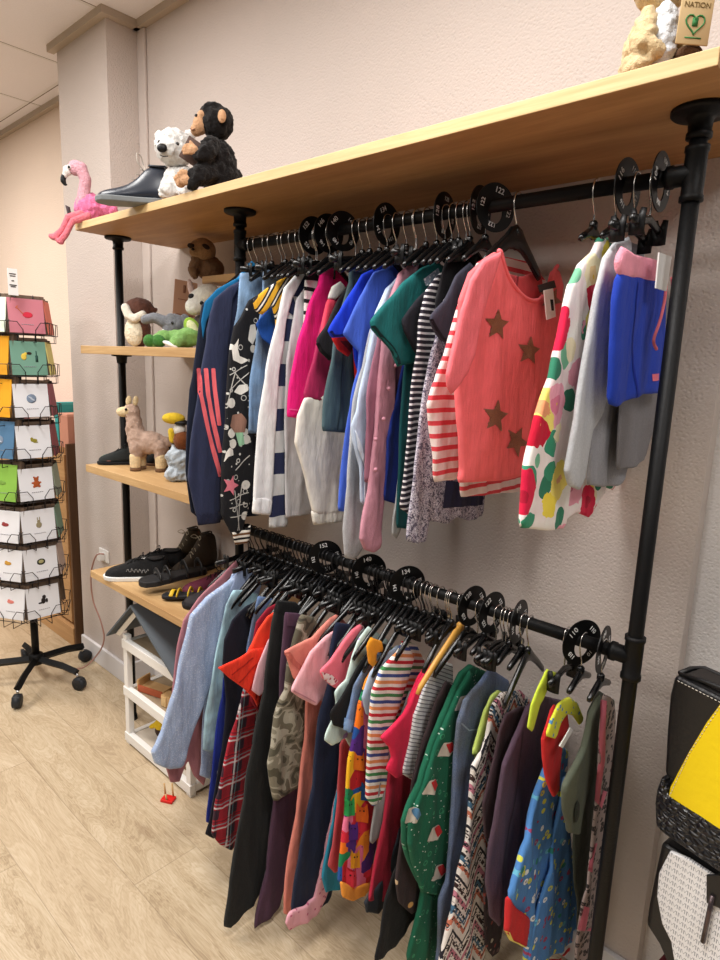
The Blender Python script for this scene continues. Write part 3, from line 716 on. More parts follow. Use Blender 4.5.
# neckline roll, back seam, brand label and paper tag
bm = bmesh.new(); tube(bm, [(sh[0].fold(u, z)+.004, u, z) for u, z in resample(tf([(495, 250)]+NECK+[(556, 264)], 0), .008)[:44]], .0042, 8); 
bm.free()
bm = bmesh.new(); NP = [plane_uz(a, b, SX, 0, ZT) for a, b in [(496, 251)]+NECK+[(555, 266)]]
tube(bm, spline([(sh[0].fold(u, z)+.006, u, z) for u, z in NP], 5), .0045, 8); fin(bm, 'neck_roll', fab(COR), r)
def quadtag(pxs, X, T=.0012, yaw=0, zr=ZT):
    P = [plane_uz(a, b, X, yaw, zr) for a, b in pxs]; bm = bmesh.new()
    f = [bm.verts.new((T, u, z)) for u, z in P]; b = [bm.verts.new((-T, u, z)) for u, z in P]
    bm.faces.new(f); bm.faces.new(b[::-1])
    for i in range(len(P)): bm.faces.new((f[i], b[i], b[(i+1) % len(P)], f[(i+1) % len(P)]))
    return bm
def shift(bm, d):
    for v in bm.verts: v.co.x += d
    return bm
fin(shift(quadtag([(528, 286), (544, 281), (546, 288), (530, 293)], SX), .022), 'brand_label', plain((58, 52, 52)), r, smooth=False)
fin(shift(quadtag([(532, 291), (541, 289), (544, 317), (535, 320)], SX), .026), 'price_tag', PAPER, r, smooth=False)
bm = quadtag([(538, 300), (540, 300), (541, 311), (539.5, 311)], SX); fin(shift(bm, .0285), 'barcode', plain((40, 40, 42)), r, smooth=False)
bm = quadtag([(522, 276), (524, 276), (521, 297), (519, 297)], SX); fin(shift(bm, -.012), 'back_seam', fab((150, 50, 60)), r, smooth=False)
FL = NT('floral_fabric')
def fl_co(k, amt=.03, sc=18):
    q = FL.n('ShaderNodeVectorMath'); q.operation = 'MULTIPLY_ADD'; FL.l(FL.noise(sc, 2, FL.flat(k=k), out='Color'), q.inputs[0]); q.inputs[1].default_value = (amt, amt, 0); FL.l(FL.flat(k=k), q.inputs[2]); return q.outputs[0]
fc = FL.ramp(FL.noise(14, 3, FL.flat(k=1)), [(.35, (250, 246, 240)), (.62, (246, 226, 226))])
v = FL.vor(15, fl_co(8), out=None); x = FL.xyz(v['Color'])[0]
fc = FL.mix(FL.lt(v['Distance'], .33), fc, FL.ramp(x, [(0, (60, 150, 116)), (.3, (120, 186, 150)), (.5, (250, 236, 200)), (.8, (52, 128, 100))], True))
v = FL.vor(13, fl_co(3), out=None); x = FL.xyz(v['Color'])[0]
pet = FL.math('ADD', v['Distance'], FL.math('MULTIPLY', FL.noise(55, 2, FL.flat(k=4)), .22))
fc = FL.mix(FL.lt(pet, .62), fc, FL.ramp(x, [(0, (222, 26, 70)), (.2, (246, 170, 190)), (.35, (250, 226, 80)), (.55, (252, 240, 200)), (.65, (206, 18, 54)), (.8, (250, 230, 120))], True))
fc = FL.mix(FL.math('MULTIPLY', FL.lt(pet, .34), .6), fc, FL.ramp(x, [(0, (150, 10, 40)), (.3, (220, 90, 130)), (.45, (226, 180, 20)), (.62, (246, 196, 120)), (.75, (240, 80, 110)), (.9, (220, 120, 140))], True))
fc = FL.mix(FL.lt(FL.vor(13, fl_co(3)), .06), fc, (240, 200, 60))
FLM = FL.cloth(fc)
G('floral_shirt', 'shirt', 'white long sleeved top with large red, yellow and green flowers', 'large flower print top', 'u', -.155, FLM,
  [(604, 240), (590, 262), (578, 300), (572, 360), (560, 440), (552, 500), (560, 527), (575, 512), (590, 518), (602, 486), (613, 490), (622, 470), (630, 380), (628, 270), (616, 246)], T=.012, k=.7,
  sleeves=[('sleeve', FLM, [(601, 236), (592, 238), (586, 252), (573, 264), (562, 286), (553, 330), (541, 378), (529, 418), (518, 468), (512, 526), (540, 529), (558, 527), (562, 480), (568, 420), (576, 340), (588, 280), (600, 256)], .012, .015)])
GRY = (186, 188, 192)
G('grey_sweatshirt', 'shirt', 'light heather grey sweatshirt with long sleeve in front of the flower top', 'light heather grey sweatshirt', 'u', -.115, fab((150, 150, 156), 1, 22),
  [(626, 240), (606, 270), (598, 330), (590, 400), (584, 484), (600, 487), (617, 486), (628, 470), (640, 380), (650, 280), (640, 246)], T=.010, k=.7,
  sleeves=[('sleeve', fab(GRY, 1, 22), [(622, 237), (608, 243), (597, 258), (588, 292), (579, 345), (568, 410), (559, 470), (562, 485), (571, 489), (578, 478), (586, 430), (600, 400), (606, 350), (610, 300), (622, 262)], .012, .012)], hw=.14)
G('grey_shirt', 'shirt', 'mid grey top whose hem hangs below the bright blue shorts', 'mid grey top behind the blue shorts', 'u', -.09, fab((128, 126, 130), 1, 14),
  [(650, 262), (634, 300), (624, 360), (616, 470), (632, 468), (646, 459), (656, 400), (668, 300), (664, 266)], T=.008, k=.7, hw=.12, hang='clips')
r, sh, tf = G('shorts', 'shorts', 'bright blue shorts with pink ribbed waistband and pink drawstring', 'bright blue shorts', 'u', -.062, fab((30, 62, 176)),
  [(617, 272), (640, 276), (664, 282), (664, 330), (661, 393), (645, 394), (630, 399), (616, 407), (610, 404), (611, 350), (613, 300)], T=.013, A=.004, k=.8, hang='clips', hw=.10, neck=.062,
  sleeves=[('waistband', fab((240, 156, 176), 1.8), [(620, 246), (632, 254), (648, 258), (664, 262), (665, 285), (640, 280), (617, 277), (616, 262)], .001, .014)],
  decals=[('brand_patch', fab((236, 120, 140)), [(648, 374), (655, 373), (655, 380), (648, 381)], 0), ('side_seam', fab((14, 40, 150)), stroke([(634, 282), (630, 340), (632, 398)], 1), 0)])
bm = bmesh.new(); tube(bm, spline([(.02, *tf([q], 0)[0]) for q in [(655, 276), (653, 300), (648, 322), (642, 340), (645, 349)]], 5), .0028, 8)
fin(bm, 'drawstring', fab((232, 120, 130)), r)
bm = bmesh.new(); tube(bm, spline([(.02, *tf([q], 0)[0]) for q in [(660, 278), (661, 300), (657, 322)]], 5), .0024, 8); fin(bm, 'drawstring', fab((232, 120, 130)), r)
fin(shift(quadtag([(640, 254), (653, 258), (648, 292), (637, 289)], -.062), .03), 'price_tag', PAPER, r, smooth=False)

# ---- lower rail, left to right
G('shirt', 'shirt', 'dusty pink shirt hanging leftmost on the lower rail behind the pale blue one', 'dusty pink shirt', 'l', -1.176, fab((176, 118, 126)),
  [(236, 560), (222, 575), (199, 597), (183, 620), (177, 645), (170, 700), (165, 766), (170, 782), (180, 782), (187, 760), (193, 775), (204, 786), (218, 720), (250, 600)], T=.008)
OX = spotted((158, 176, 208), [(240, 0, .3, (196, 208, 228), 1)])
G('oxford_shirt', 'shirt', 'pale blue dotted cotton shirt with long hanging sleeve, in front on the lower left', 'pale blue dotted shirt', 'l', -1.145, OX,
  [(246, 566), (232, 574), (222, 600), (212, 650), (204, 710), (199, 775), (210, 779), (226, 700), (252, 620), (262, 580)], T=.008, A=.004, g=.009,
  sleeves=[('sleeve', OX, [(238, 570), (226, 580), (204, 596), (188, 614), (181, 645), (171, 690), (159, 730), (149, 750), (152, 761), (166, 767), (180, 766), (186, 745), (199, 706), (211, 678), (222, 630), (232, 596)], .012, .018),
           ('collar', fab((150, 164, 196)), [(240, 564), (232, 572), (226, 588), (230, 600), (240, 588), (250, 570)], .020, .006)])
G('trousers', 'trousers', 'aqua pale denim trousers with long narrow leg beside the blue dotted shirt', 'aqua pale denim trousers', 'l', -1.105, denim((140, 178, 200)),
  [(233, 590), (242, 590), (258, 594), (256, 640), (232, 720), (213, 753), (203, 750), (205, 715), (214, 660), (226, 605)], hang='clips', hw=.11)
G('trousers', 'trousers', 'cobalt blue track trousers with white side line hanging over the floor', 'cobalt track trousers', 'l', -1.085, fab((28, 46, 140)),
  [(262, 600), (240, 640), (224, 680), (212, 760), (206, 822), (216, 826), (236, 740), (266, 640)], hang='clips', hw=.11, decals=[('side_line', fab((220, 220, 228)), stroke([(217, 770), (213, 818)], 2), 0)])
G('jacket', 'jacket', 'black navy zip jacket between pale denim and red frill top', 'black navy jacket', 'l', -1.06, fab((22, 24, 38)),
  [(262, 598), (246, 606), (232, 620), (224, 640), (222, 664), (226, 700), (222, 750), (213, 800), (205, 834), (214, 839), (224, 790), (252, 700), (280, 620), (278, 600)])
G('jeans', 'jeans', 'dark blue denim waistband clipped above the red frill top', 'dark blue denim above the red frill top', 'l', -1.035, denim((52, 88, 138)),
  [(258, 596), (272, 598), (278, 620), (270, 660), (262, 760), (244, 760), (246, 650), (252, 620)], hang='clips', hw=.11)
G('plaid_shirt', 'shirt', 'red, navy and white plaid flannel shirt hanging over the floor', 'plaid flannel shirt', 'l', -1.01, plaid(),
  [(276, 615), (258, 640), (246, 680), (234, 725), (224, 760), (216, 800), (212, 835), (220, 845), (233, 851), (242, 830), (256, 760), (285, 650), (290, 625)], T=.011, A=.005)
G('t_shirt', 't-shirt', 'crimson tee, a dark red edge above the orange red frill sleeve', 'crimson tee', 'l', -.985, fab((150, 28, 50)),
  [(282, 600), (268, 608), (256, 622), (250, 660), (250, 700), (262, 720), (290, 700), (300, 620)], T=.007)
RF = fab((244, 66, 40))
r, sh, tf = G('frilled_shirt', 'shirt', 'orange red top with pleated frill sleeve sticking out to the left', 'orange red frill top', 'l', -.965, RF,
  [(280, 608), (268, 616), (258, 630), (248, 652), (246, 668), (252, 690), (256, 705), (268, 690), (284, 700), (304, 640), (300, 612)], T=.010,
  sleeves=[('frill', fab((240, 60, 38), 2), [(250, 648), (236, 657), (215, 666), (226, 676), (240, 686), (250, 696), (255, 706), (258, 700), (257, 684), (264, 662), (262, 646)], .010, .009)],
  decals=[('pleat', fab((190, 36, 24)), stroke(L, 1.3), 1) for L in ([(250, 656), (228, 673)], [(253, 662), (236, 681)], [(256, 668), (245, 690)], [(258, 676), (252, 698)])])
G('t_shirt', 't-shirt', 'pale pink sleeve strip beside the black corduroy trousers', 'pale pink tee beside black trousers', 'l', -.94, fab((236, 186, 196)),
  [(282, 625), (268, 640), (258, 665), (251, 690), (259, 696), (270, 690), (300, 690), (304, 640)], T=.006)
r_, s_, t_ = G('trousers', 'trousers', 'long black flared trousers, widest black pair near the lower left', 'black flared trousers', 'l', -.915, fab((30, 31, 32), 1.2),
  [(277, 600), (296, 602), (306, 612), (306, 700), (296, 760), (284, 800), (274, 860), (268, 880), (252, 903), (232, 927), (224, 927), (229, 880), (240, 820), (252, 740), (263, 690), (269, 650), (272, 625)], T=.013, A=.005, hang='clips', hw=.11,
  decals=[('waistband', fab((22, 22, 24)), [(277, 601), (297, 603), (300, 613), (274, 612)], 0)])
G('leggings', 'leggings', 'aubergine fleece leggings reaching almost to the floor', 'aubergine leggings', 'l', -.875, fab((78, 52, 72)),
  [(285, 612), (298, 613), (312, 622), (312, 700), (306, 790), (292, 850), (281, 900), (279, 930), (274, 946), (262, 948), (254, 940), (256, 915), (266, 870), (273, 800), (279, 740), (281, 670)], T=.013, hang='clips', hw=.10,
  decals=[('waistband', fab((96, 66, 88)), [(285, 613), (299, 614), (300, 626), (285, 625)], 0)])
CAMO = noisy([(0, (84, 80, 66)), (.42, (128, 122, 106)), (.5, (164, 158, 142)), (.58, (108, 102, 86)), (.68, (70, 66, 56))], 22, .8, 1)
G('camo_trousers', 'trousers', 'grey green camouflage cropped trousers with gathered waist', 'camouflage trousers', 'l', -.835, CAMO,
  [(301, 614), (314, 617), (326, 640), (326, 700), (318, 750), (308, 779), (290, 793), (273, 801), (268, 765), (275, 716), (284, 690), (288, 665), (294, 640)], T=.018, A=.006, hang='clips', hw=.10)
SAL = fab((226, 138, 124))
G('leggings', 'leggings', 'salmon pink ribbed leggings hanging beside the navy trousers', 'salmon leggings', 'l', -.805, SAL,
  [(334, 640), (318, 670), (306, 700), (304, 740), (298, 790), (290, 850), (284, 900), (284, 914), (293, 917), (297, 903), (306, 850), (316, 790), (334, 700), (344, 650)], T=.012, hang='clips', hw=.10)
G('t_shirt', 't-shirt', 'salmon tee with ruffled short sleeve above the pale pink one', 'salmon ruffle tee', 'l', -.785, SAL,
  [(338, 613), (330, 618), (312, 637), (294, 646), (284, 651), (288, 662), (293, 678), (302, 684), (312, 680), (340, 680), (352, 630)], T=.010,
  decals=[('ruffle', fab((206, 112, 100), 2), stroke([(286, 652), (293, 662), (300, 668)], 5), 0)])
G('t_shirt', 't-shirt', 'baby pink tee with wide short sleeve in front of the camouflage trousers', 'baby pink tee', 'l', -.76, fab((238, 178, 186)),
  [(336, 629), (326, 636), (310, 652), (298, 676), (290, 691), (300, 698), (314, 705), (320, 700), (336, 710), (350, 690), (352, 635)], T=.011, decals=[('sleeve_hem', fab((206, 140, 152)), stroke([(292, 690), (300, 694), (313, 701)], 1.4), 0)])
G('trousers', 'trousers', 'long dark navy trousers with wide straight leg', 'dark navy trousers', 'l', -.735, fab((22, 32, 58)),
  [(336, 622), (350, 624), (360, 640), (360, 740), (346, 800), (336, 870), (330, 900), (318, 909), (292, 913), (298, 860), (312, 790), (320, 720), (328, 680), (330, 650)], T=.013, hang='clips', hw=.11)
G('leggings', 'leggings', 'pale pink speckled leg end peeking out below the navy trousers near the floor', 'pale pink speckled leggings', 'l', -.72, spotted((228, 166, 180), [(60, 0, .2, (190, 100, 130), 2)]),
  [(360, 680), (340, 780), (326, 850), (316, 900), (292, 915), (288, 926), (292, 933), (306, 924), (320, 917), (326, 900), (346, 850), (372, 760), (376, 690)], T=.010, hang='clips', hw=.10, dx=-.006)
G('t_shirt', 't-shirt', 'hot coral pink tee with patterned lining in its short sleeve', 'hot coral pink tee', 'l', -.70, fab((246, 118, 136)),
  [(360, 624), (352, 630), (342, 642), (330, 660), (319, 671), (322, 678), (330, 685), (338, 690), (350, 700), (372, 700), (376, 640)], T=.010, decals=[('sleeve_lining', spotted((250, 220, 220), [(90, 0, .3, (190, 70, 90), 2)]), [(320, 671), (323, 679), (331, 685), (336, 680), (330, 674)], 0)])
G('leggings', 'leggings', 'turquoise leggings hem below the brick red trousers', 'turquoise leggings', 'l', -.685, fab((40, 140, 172)),
  [(372, 680), (350, 740), (334, 810), (322, 878), (326, 893), (338, 890), (350, 878), (366, 800), (392, 700)], hang='clips', hw=.10)
G('trousers', 'trousers', 'brick red trousers hanging left of the cat print dress', 'brick red trousers', 'l', -.668, fab((190, 78, 84)),
  [(370, 680), (352, 720), (340, 745), (337, 800), (328, 866), (333, 872), (346, 871), (362, 800), (386, 700)], hang='clips', hw=.10)
MINT = spotted((206, 228, 222), [(30, 0, .26, [(178, 160, 214), (120, 206, 176), (236, 240, 238), (210, 196, 226)], 3)])
G('vest', 'shirt', 'mint, lavender and white printed vest left of the floral black one', 'mint and lavender printed vest', 'l', -.652, MINT,
  [(368, 626), (358, 640), (352, 655), (346, 680), (334, 692), (336, 704), (331, 722), (324, 740), (332, 746), (345, 738), (352, 750), (366, 750), (384, 690), (388, 640)], T=.008)
G('printed_shirt', 'shirt', 'black top with small floral print beside the denim sleeve', 'black floral print top', 'l', -.632, spotted((20, 20, 22), [(30, 0, .22, [(176, 120, 90), (150, 176, 90), (30, 30, 30), (210, 180, 160)], 9)]),
  [(376, 640), (362, 660), (350, 680), (340, 700), (330, 714), (334, 726), (345, 729), (360, 720), (384, 720), (398, 650)], T=.008)
G('denim_shirt', 'shirt', 'small blue denim jacket sleeve beside the orange strap dress', 'small denim jacket', 'l', -.612, denim((70, 104, 152)),
  [(378, 652), (364, 668), (354, 686), (350, 705), (344, 726), (348, 733), (356, 732), (361, 716), (370, 740), (392, 740), (402, 660)], T=.009, decals=[('cuff', denim((96, 130, 172)), [(345, 718), (344, 730), (356, 733), (357, 720)], 0)])
CT = NT('cat_print_fabric'); cv = CT.vor(17, CT.flat(k=3), out=None, rnd=.75, metric='MANHATTAN'); cx = CT.xyz(cv['Color'])[0]
cc = CT.ramp(cx, [(i/9, q) for i, q in enumerate([(246, 120, 24), (84, 38, 130), (26, 132, 84), (222, 40, 64), (250, 190, 30), (32, 84, 160), (240, 120, 160), (196, 30, 40), (250, 150, 40)])], True)
ey = CT.vor(75, CT.flat(k=9)); cc = CT.mix(CT.lt(ey, .12), cc, (30, 22, 30)); CTM = CT.cloth(cc)
r, sh, tf = G('cat_dress', 'dress', 'multicoloured cartoon cat print dress with orange hem', 'cat print dress', 'l', -.59, CTM,
  [(378, 660), (366, 680), (358, 705), (352, 740), (348, 760), (346, 800), (342, 850), (339, 882), (352, 890), (368, 884), (376, 850), (392, 780), (404, 680), (396, 662)], T=.012,
  sleeves=[('hem', fab((250, 160, 60)), [(339, 880), (341, 896), (352, 901), (366, 894), (371, 880), (354, 886)], .002, .012), ('strap', fab((246, 158, 40)), [(368, 636), (364, 646), (366, 662), (373, 668), (374, 652), (381, 650), (379, 640)], .008, .008)])
for (ax, ay, ac) in [(357, 760, (250, 130, 30)), (349, 806, (46, 170, 90)), (352, 830, (92, 40, 140)), (360, 812, (246, 110, 30)), (354, 858, (250, 170, 30)), (364, 790, (28, 90, 160)), (350, 876, (226, 50, 70))]:
    sh[0].decal('cat_print', fab(ac), tf([(ax-5, ay+9), (ax-5, ay-4), (ax-4.6, ay-10), (ax-2, ay-6), (ax+2, ay-6), (ax+4.4, ay-10), (ax+5, ay-4), (ax+5, ay+9)], 0), r, .005, .0016)
    for q in (-1.7, 1.7): sh[0].decal('cat_eye', plain((20, 18, 22)), tf([(ax+q-.6, ay-3), (ax+q+.6, ay-3), (ax+q+.6, ay-1.6), (ax+q-.6, ay-1.6)], 0), r, .005, .0026)
G('shirt', 'shirt', 'pale blue grey short sleeve behind the rainbow striped top', 'pale blue shirt behind the rainbow stripes', 'l', -.572, fab((176, 194, 216)),
  [(398, 645), (384, 655), (370, 672), (362, 698), (366, 714), (374, 720), (384, 760), (408, 700), (412, 650)], T=.008)
RB = stripes([(242, 238, 232), (196, 44, 56), (242, 238, 232), (228, 150, 96), (242, 238, 232), (64, 84, 150), (242, 238, 232), (70, 140, 84)], .062, 0, ang=.35)
G('rainbow_shirt', 'shirt', 'white top with thin rainbow stripes and long narrow sleeve', 'rainbow striped top', 'l', -.548, RB,
  [(404, 640), (394, 656), (388, 700), (384, 740), (382, 780), (392, 790), (416, 720), (424, 660), (416, 644)], T=.009,
  sleeves=[('sleeve', RB, [(403, 641), (390, 654), (377, 668), (369, 690), (366, 725), (364, 770), (363, 796), (369, 804), (377, 800), (381, 780), (384, 745), (392, 712), (404, 680), (410, 655)], .010, .012)],
  decals=[('neckline', fab((214, 40, 60)), stroke([(402, 641), (406, 650), (408, 660)], 1.8), 0)])
G('trousers', 'trousers', 'plain grey trousers leg between cat print dress and crimson trousers', 'plain grey trousers', 'l', -.532, fab((150, 148, 150)),
  [(410, 690), (390, 740), (378, 780), (370, 842), (374, 845), (390, 820), (430, 700)], hang='clips', hw=.10)
G('trousers', 'trousers', 'crimson trousers with long pointed hem under the crimson frill top', 'crimson trousers', 'l', -.515, fab((176, 36, 62)),
  [(424, 690), (404, 730), (390, 768), (386, 800), (378, 850), (367, 900), (379, 903), (392, 895), (398, 862), (406, 850), (416, 780), (440, 700)], T=.011, hang='clips', hw=.10)
G('trousers', 'trousers', 'dark slate trouser end just beneath the crimson trousers', 'dark slate trousers', 'l', -.50, fab((48, 52, 60)),
  [(440, 720), (410, 800), (386, 880), (368, 905), (370, 916), (382, 916), (394, 904), (424, 820), (456, 720)], hang='clips', hw=.10, dx=-.01)
CR = fab((226, 40, 80))
G('frilled_shirt', 'shirt', 'crimson top with flared frill sleeve beside the rainbow stripes', 'crimson frill top', 'l', -.482, CR,
  [(428, 662), (418, 676), (408, 700), (404, 740), (408, 772), (424, 772), (440, 720), (446, 670)], T=.009,
  sleeves=[('sleeve', CR, [(426, 663), (415, 680), (400, 712), (377, 736), (386, 746), (388, 756), (383, 768), (392, 776), (406, 769), (411, 745), (414, 718), (421, 690), (431, 670)], .010, .012)])
G('cardigan', 'cardigan', 'white cardigan sleeve with fine grey pinstripes', 'white pinstriped cardigan', 'l', -.458, stripes([(232, 232, 234), (120, 120, 128)], .009, 0, ang=.5, widths=[3, 1]),
  [(441, 660), (433, 664), (425, 684), (413, 715), (409, 745), (402, 774), (414, 781), (419, 760), (420, 740), (424, 780), (440, 780), (452, 700), (452, 664)], T=.009)
G('trousers', 'trousers', 'black trousers reaching to the floor below the brown floral dress', 'black trousers under brown floral dress', 'l', -.44, fab((18, 18, 20)),
  [(440, 720), (420, 790), (400, 860), (386, 900), (374, 962), (395, 946), (415, 918), (440, 900), (466, 760)], T=.010, hang='clips', hw=.10)
BF = spotted((52, 40, 42), [(26, 0, .24, [(206, 160, 96), (222, 196, 160), (52, 40, 42), (150, 100, 90)], 4)])
G('dress', 'dress', 'dark brown dress with gold flowers left of the green robin pyjamas', 'dark brown floral dress', 'l', -.415, BF,
  [(446, 680), (436, 700), (424, 735), (412, 780), (404, 830), (395, 880), (398, 902), (411, 914), (420, 900), (446, 820), (470, 700)], T=.010)
GRN = spotted((24, 100, 74), [(70, 0, .12, (214, 232, 222), 1), (34, .17, .24, (60, 150, 110), 6)])
r, sh, tf = G('pyjamas', 'pyjamas', 'green robin print pyjamas with white snow dots on a wooden hanger', 'green robin pyjamas', 'l', -.385, GRN,
  [(470, 664), (460, 672), (452, 690), (440, 716), (426, 755), (414, 790), (403, 822), (403, 842), (410, 868), (420, 892), (415, 920), (408, 962), (440, 970), (450, 900), (466, 860), (484, 760), (498, 700), (494, 675)], T=.014, A=.005, k=.7,
  sleeves=[('sleeve', GRN, [(466, 668), (454, 690), (442, 716), (428, 754), (416, 790), (405, 822), (404, 842), (411, 868), (419, 890), (438, 893), (446, 876), (447, 850), (452, 800), (459, 745), (468, 700)], .010, .014)],
  hmat=plain((206, 152, 66), .4, .5), hw=.16)
for i, (a, b) in enumerate([(424, 783), (428, 829), (432, 868), (440, 746), (407, 812), (456, 700), (455, 795)]):
    sh[1].decal('robin_print', fab((222, 214, 200)), tf([(a-8, b+8), (a-2, b-6), (a+5, b-8), (a+8, b-1), (a+3, b+7)], 1), r, .005, .0016)
    sh[1].decal('robin_breast', fab([(206, 40, 44), (206, 40, 44), (206, 40, 44), (206, 40, 44), (90, 140, 180), (206, 178, 90), (206, 40, 44)][i]), tf([(a-.5, b-5), (a+5, b-8), (a+8, b-1), (a+3, b+4)], 1), r, .005, .0028)
G('dungarees', 'jeans', 'dark blue denim dungarees with gathered waist on the lower rail', 'dark denim dungarees', 'l', -.335, denim((42, 66, 108)),
  [(490, 668), (478, 684), (464, 700), (458, 722), (455, 760), (450, 830), (447, 872), (440, 900), (436, 965), (460, 965), (474, 900), (492, 820), (512, 720), (508, 680)], T=.013, hang='clips', hw=.11,
  decals=[('waist_seam', denim((140, 160, 186)), stroke([(459, 722), (466, 729), (478, 728)], 1.5), 0)])
G('lime_shirt', 'shirt', 'lime green short sleeve between the denim dungarees and geometric print trousers', 'lime green top', 'l', -.305, fab((206, 228, 120)),
  [(498, 690), (491, 696), (484, 710), (477, 736), (471, 753), (478, 761), (486, 752), (498, 780), (516, 740), (520, 700)], T=.009, decals=[('sleeve_opening_shade', fab((110, 130, 50)), stroke([(472, 753), (478, 759), (485, 752)], 2.4), 0)])  # dark green stroke paints shade at the sleeve mouth
G('print_trousers', 'trousers', 'white, orange and blue geometric tribal print trousers', 'geometric print trousers', 'l', -.285, aztec(),
  [(502, 692), (492, 704), (486, 735), (480, 752), (472, 766), (468, 820), (461, 862), (449, 920), (438, 968), (482, 968), (488, 900), (500, 860), (516, 780), (530, 700), (520, 690)], T=.012, hang='clips', hw=.10)
G('leggings', 'leggings', 'dark leggings with rust floral print hanging low behind the aubergine tee', 'dark rust floral leggings', 'l', -.262, spotted((50, 36, 38), [(44, 0, .26, [(150, 70, 60), (190, 180, 160), (60, 44, 44), (110, 80, 80)], 7)]),
  [(520, 720), (504, 780), (490, 850), (483, 900), (484, 945), (492, 957), (500, 945), (512, 900), (534, 800), (548, 730)], hang='clips', hw=.10)
G('shirt', 'shirt', 'dark maroon crumpled shirt left of the aubergine tee', 'dark maroon shirt', 'l', -.243, fab((66, 48, 56), 1.5),
  [(520, 706), (506, 714), (500, 728), (492, 765), (484, 805), (486, 840), (494, 836), (506, 850), (530, 800), (546, 730), (540, 708)], T=.009)
AUB = (84, 64, 80)
G('aubergine_tee', 't-shirt', 'dusky aubergine long tee left of the blue flower dress', 'dusky aubergine tee', 'l', -.215, fab(AUB, 1.3),
  [(540, 695), (528, 706), (516, 734), (503, 765), (496, 808), (490, 850), (488, 885), (491, 918), (498, 926), (510, 900), (526, 836), (540, 800), (560, 740), (562, 700)], T=.013, A=.005, decals=[('side_seam', fab((56, 40, 54)), stroke([(520, 730), (512, 800), (500, 860), (496, 915)], 1.4), 0)])
BD = spotted((84, 140, 206), [(46, .15, .34, [(222, 226, 90), (240, 244, 246), (170, 70, 110), (222, 226, 90), (110, 190, 220)], 3), (46, 0, .08, (240, 200, 60), 3), (24, 0, .2, [(84, 140, 206), (50, 140, 130), (84, 140, 206)], 8)])
r, sh, tf = G('flower_dress', 'dress', 'blue flared dress with small yellow and white flowers and red hem', 'blue flower dress', 'l', -.155, BD,
  [(556, 740), (546, 766), (536, 800), (522, 850), (508, 898), (524, 925), (524, 970), (574, 970), (574, 920), (570, 870), (562, 820), (560, 790), (566, 750)], T=.016, A=.007, k=.8, hang=None,
  sleeves=[('skirt_panel', BD, [(558, 772), (552, 810), (545, 850), (536, 890), (527, 925), (523, 968), (574, 968), (573, 920), (569, 870), (563, 820)], .016, .010), ('hem', fab((214, 44, 48)), [(508, 896), (505, 932), (512, 941), (526, 947), (528, 916), (516, 908)], .002, .016)])
sh[2].decal('hem_piping', fab((240, 222, 120)), tf(stroke([(505, 930), (511, 940), (525, 946)], 2), 0), r)
sh[1].decal('red_hem', fab((214, 44, 48)), tf([(540, 958), (560, 950), (575, 946), (575, 968), (540, 968)], 0), r)
YB = spotted((222, 226, 66), [(60, 0, .25, (90, 150, 200), 2)])
r, sh, tf = G('pinafore', 'shirt', 'red pinafore top with yellow patterned neck trim clipped above the blue flower dress', 'red top with yellow trim', 'l', -.128, fab((222, 48, 50)),
  [(553, 704), (566, 710), (568, 725), (562, 745), (558, 792), (553, 797), (547, 785), (543, 760), (542, 740), (548, 722)], T=.010, hang='clips', hw=.08,
  decals=[])
def band(name, mat, pxs, X, rx, w, parent, off):
    bm = bmesh.new(); P = [plane_uz(a, b, X, 0, ZL) for a, b in pxs]
    tube(bm, spline([(off(i/(len(P)-1)), u, z) for i, (u, z) in enumerate(P)], 5), rx, 10, ry=w); return fin(bm, name, mat, parent)
Sheet(tf([(536, 732), (540, 708), (548, 688), (555, 672), (565, 676), (563, 684), (556, 692), (548, 708), (543, 728), (541, 736)]), .006, .001, 3, .1, -.018, w=.004).build('neck_trim', fab((202, 220, 66)), r, .006)
Sheet(tf([(539, 733), (544, 716), (552, 701), (562, 694), (571, 700), (577, 716), (573, 723), (567, 713), (560, 711), (554, 721), (549, 736)]), .007, .001, 4, .1, .014, w=.004).build('neck_trim', YB, r, .006)
fin(shift(quadtag([(557, 722), (560, 724), (549, 742), (546, 740)], -.128, zr=ZL), .028), 'price_tag', PAPER, r, smooth=False)
OLV = fab((86, 92, 78))
r, sh, tf = G('olive_tee', 't-shirt', 'olive green tee with open short sleeve right of the blue dress', 'olive green tee', 'l', -.085, fab((58, 62, 52)),
  [(598, 690), (588, 712), (582, 760), (576, 810), (574, 870), (578, 968), (606, 968), (612, 800), (614, 700)], T=.006, k=.8,
  sleeves=[('sleeve', OLV, [(594, 692), (585, 712), (577, 745), (565, 768), (557, 785), (558, 808), (563, 830), (571, 830), (576, 806), (584, 780), (592, 745)], .012, .014)], hw=.14)
bm = bmesh.new(); u0, z0 = tf([(566, 806)], 0)[0]; ball(bm, (.023, u0, z0), (.004, .010, .026), (('X'), .15)); fin(bm, 'sleeve_opening_shade', fab((36, 40, 32)), r)  # dark flattened ball painted as the shade inside the sleeve
LP = leopard((150, 134, 130), (104, 86, 84), (46, 40, 40), 75)
r, sh, tf = G('leopard_dress', 'dress', 'grey leopard print dress with pink edging, last on the lower rail by the pole', 'leopard print dress', 'l', -.045, LP,
  [(604, 694), (611, 697), (615, 712), (614, 760), (608, 830), (600, 900), (594, 968), (576, 968), (582, 905), (590, 850), (597, 790), (601, 730)], T=.008, k=.8, hw=.12, drop=.12)
for L in ([(603, 700), (601, 760), (595, 800), (598, 806), (603, 790)], [(594, 842), (588, 870)], [(584, 905), (581, 930), (588, 926)]):
    sh[0].decal('pink_edging', fab((206, 110, 130)), tf(stroke(L, 3.4), 0), r, .005, .002)

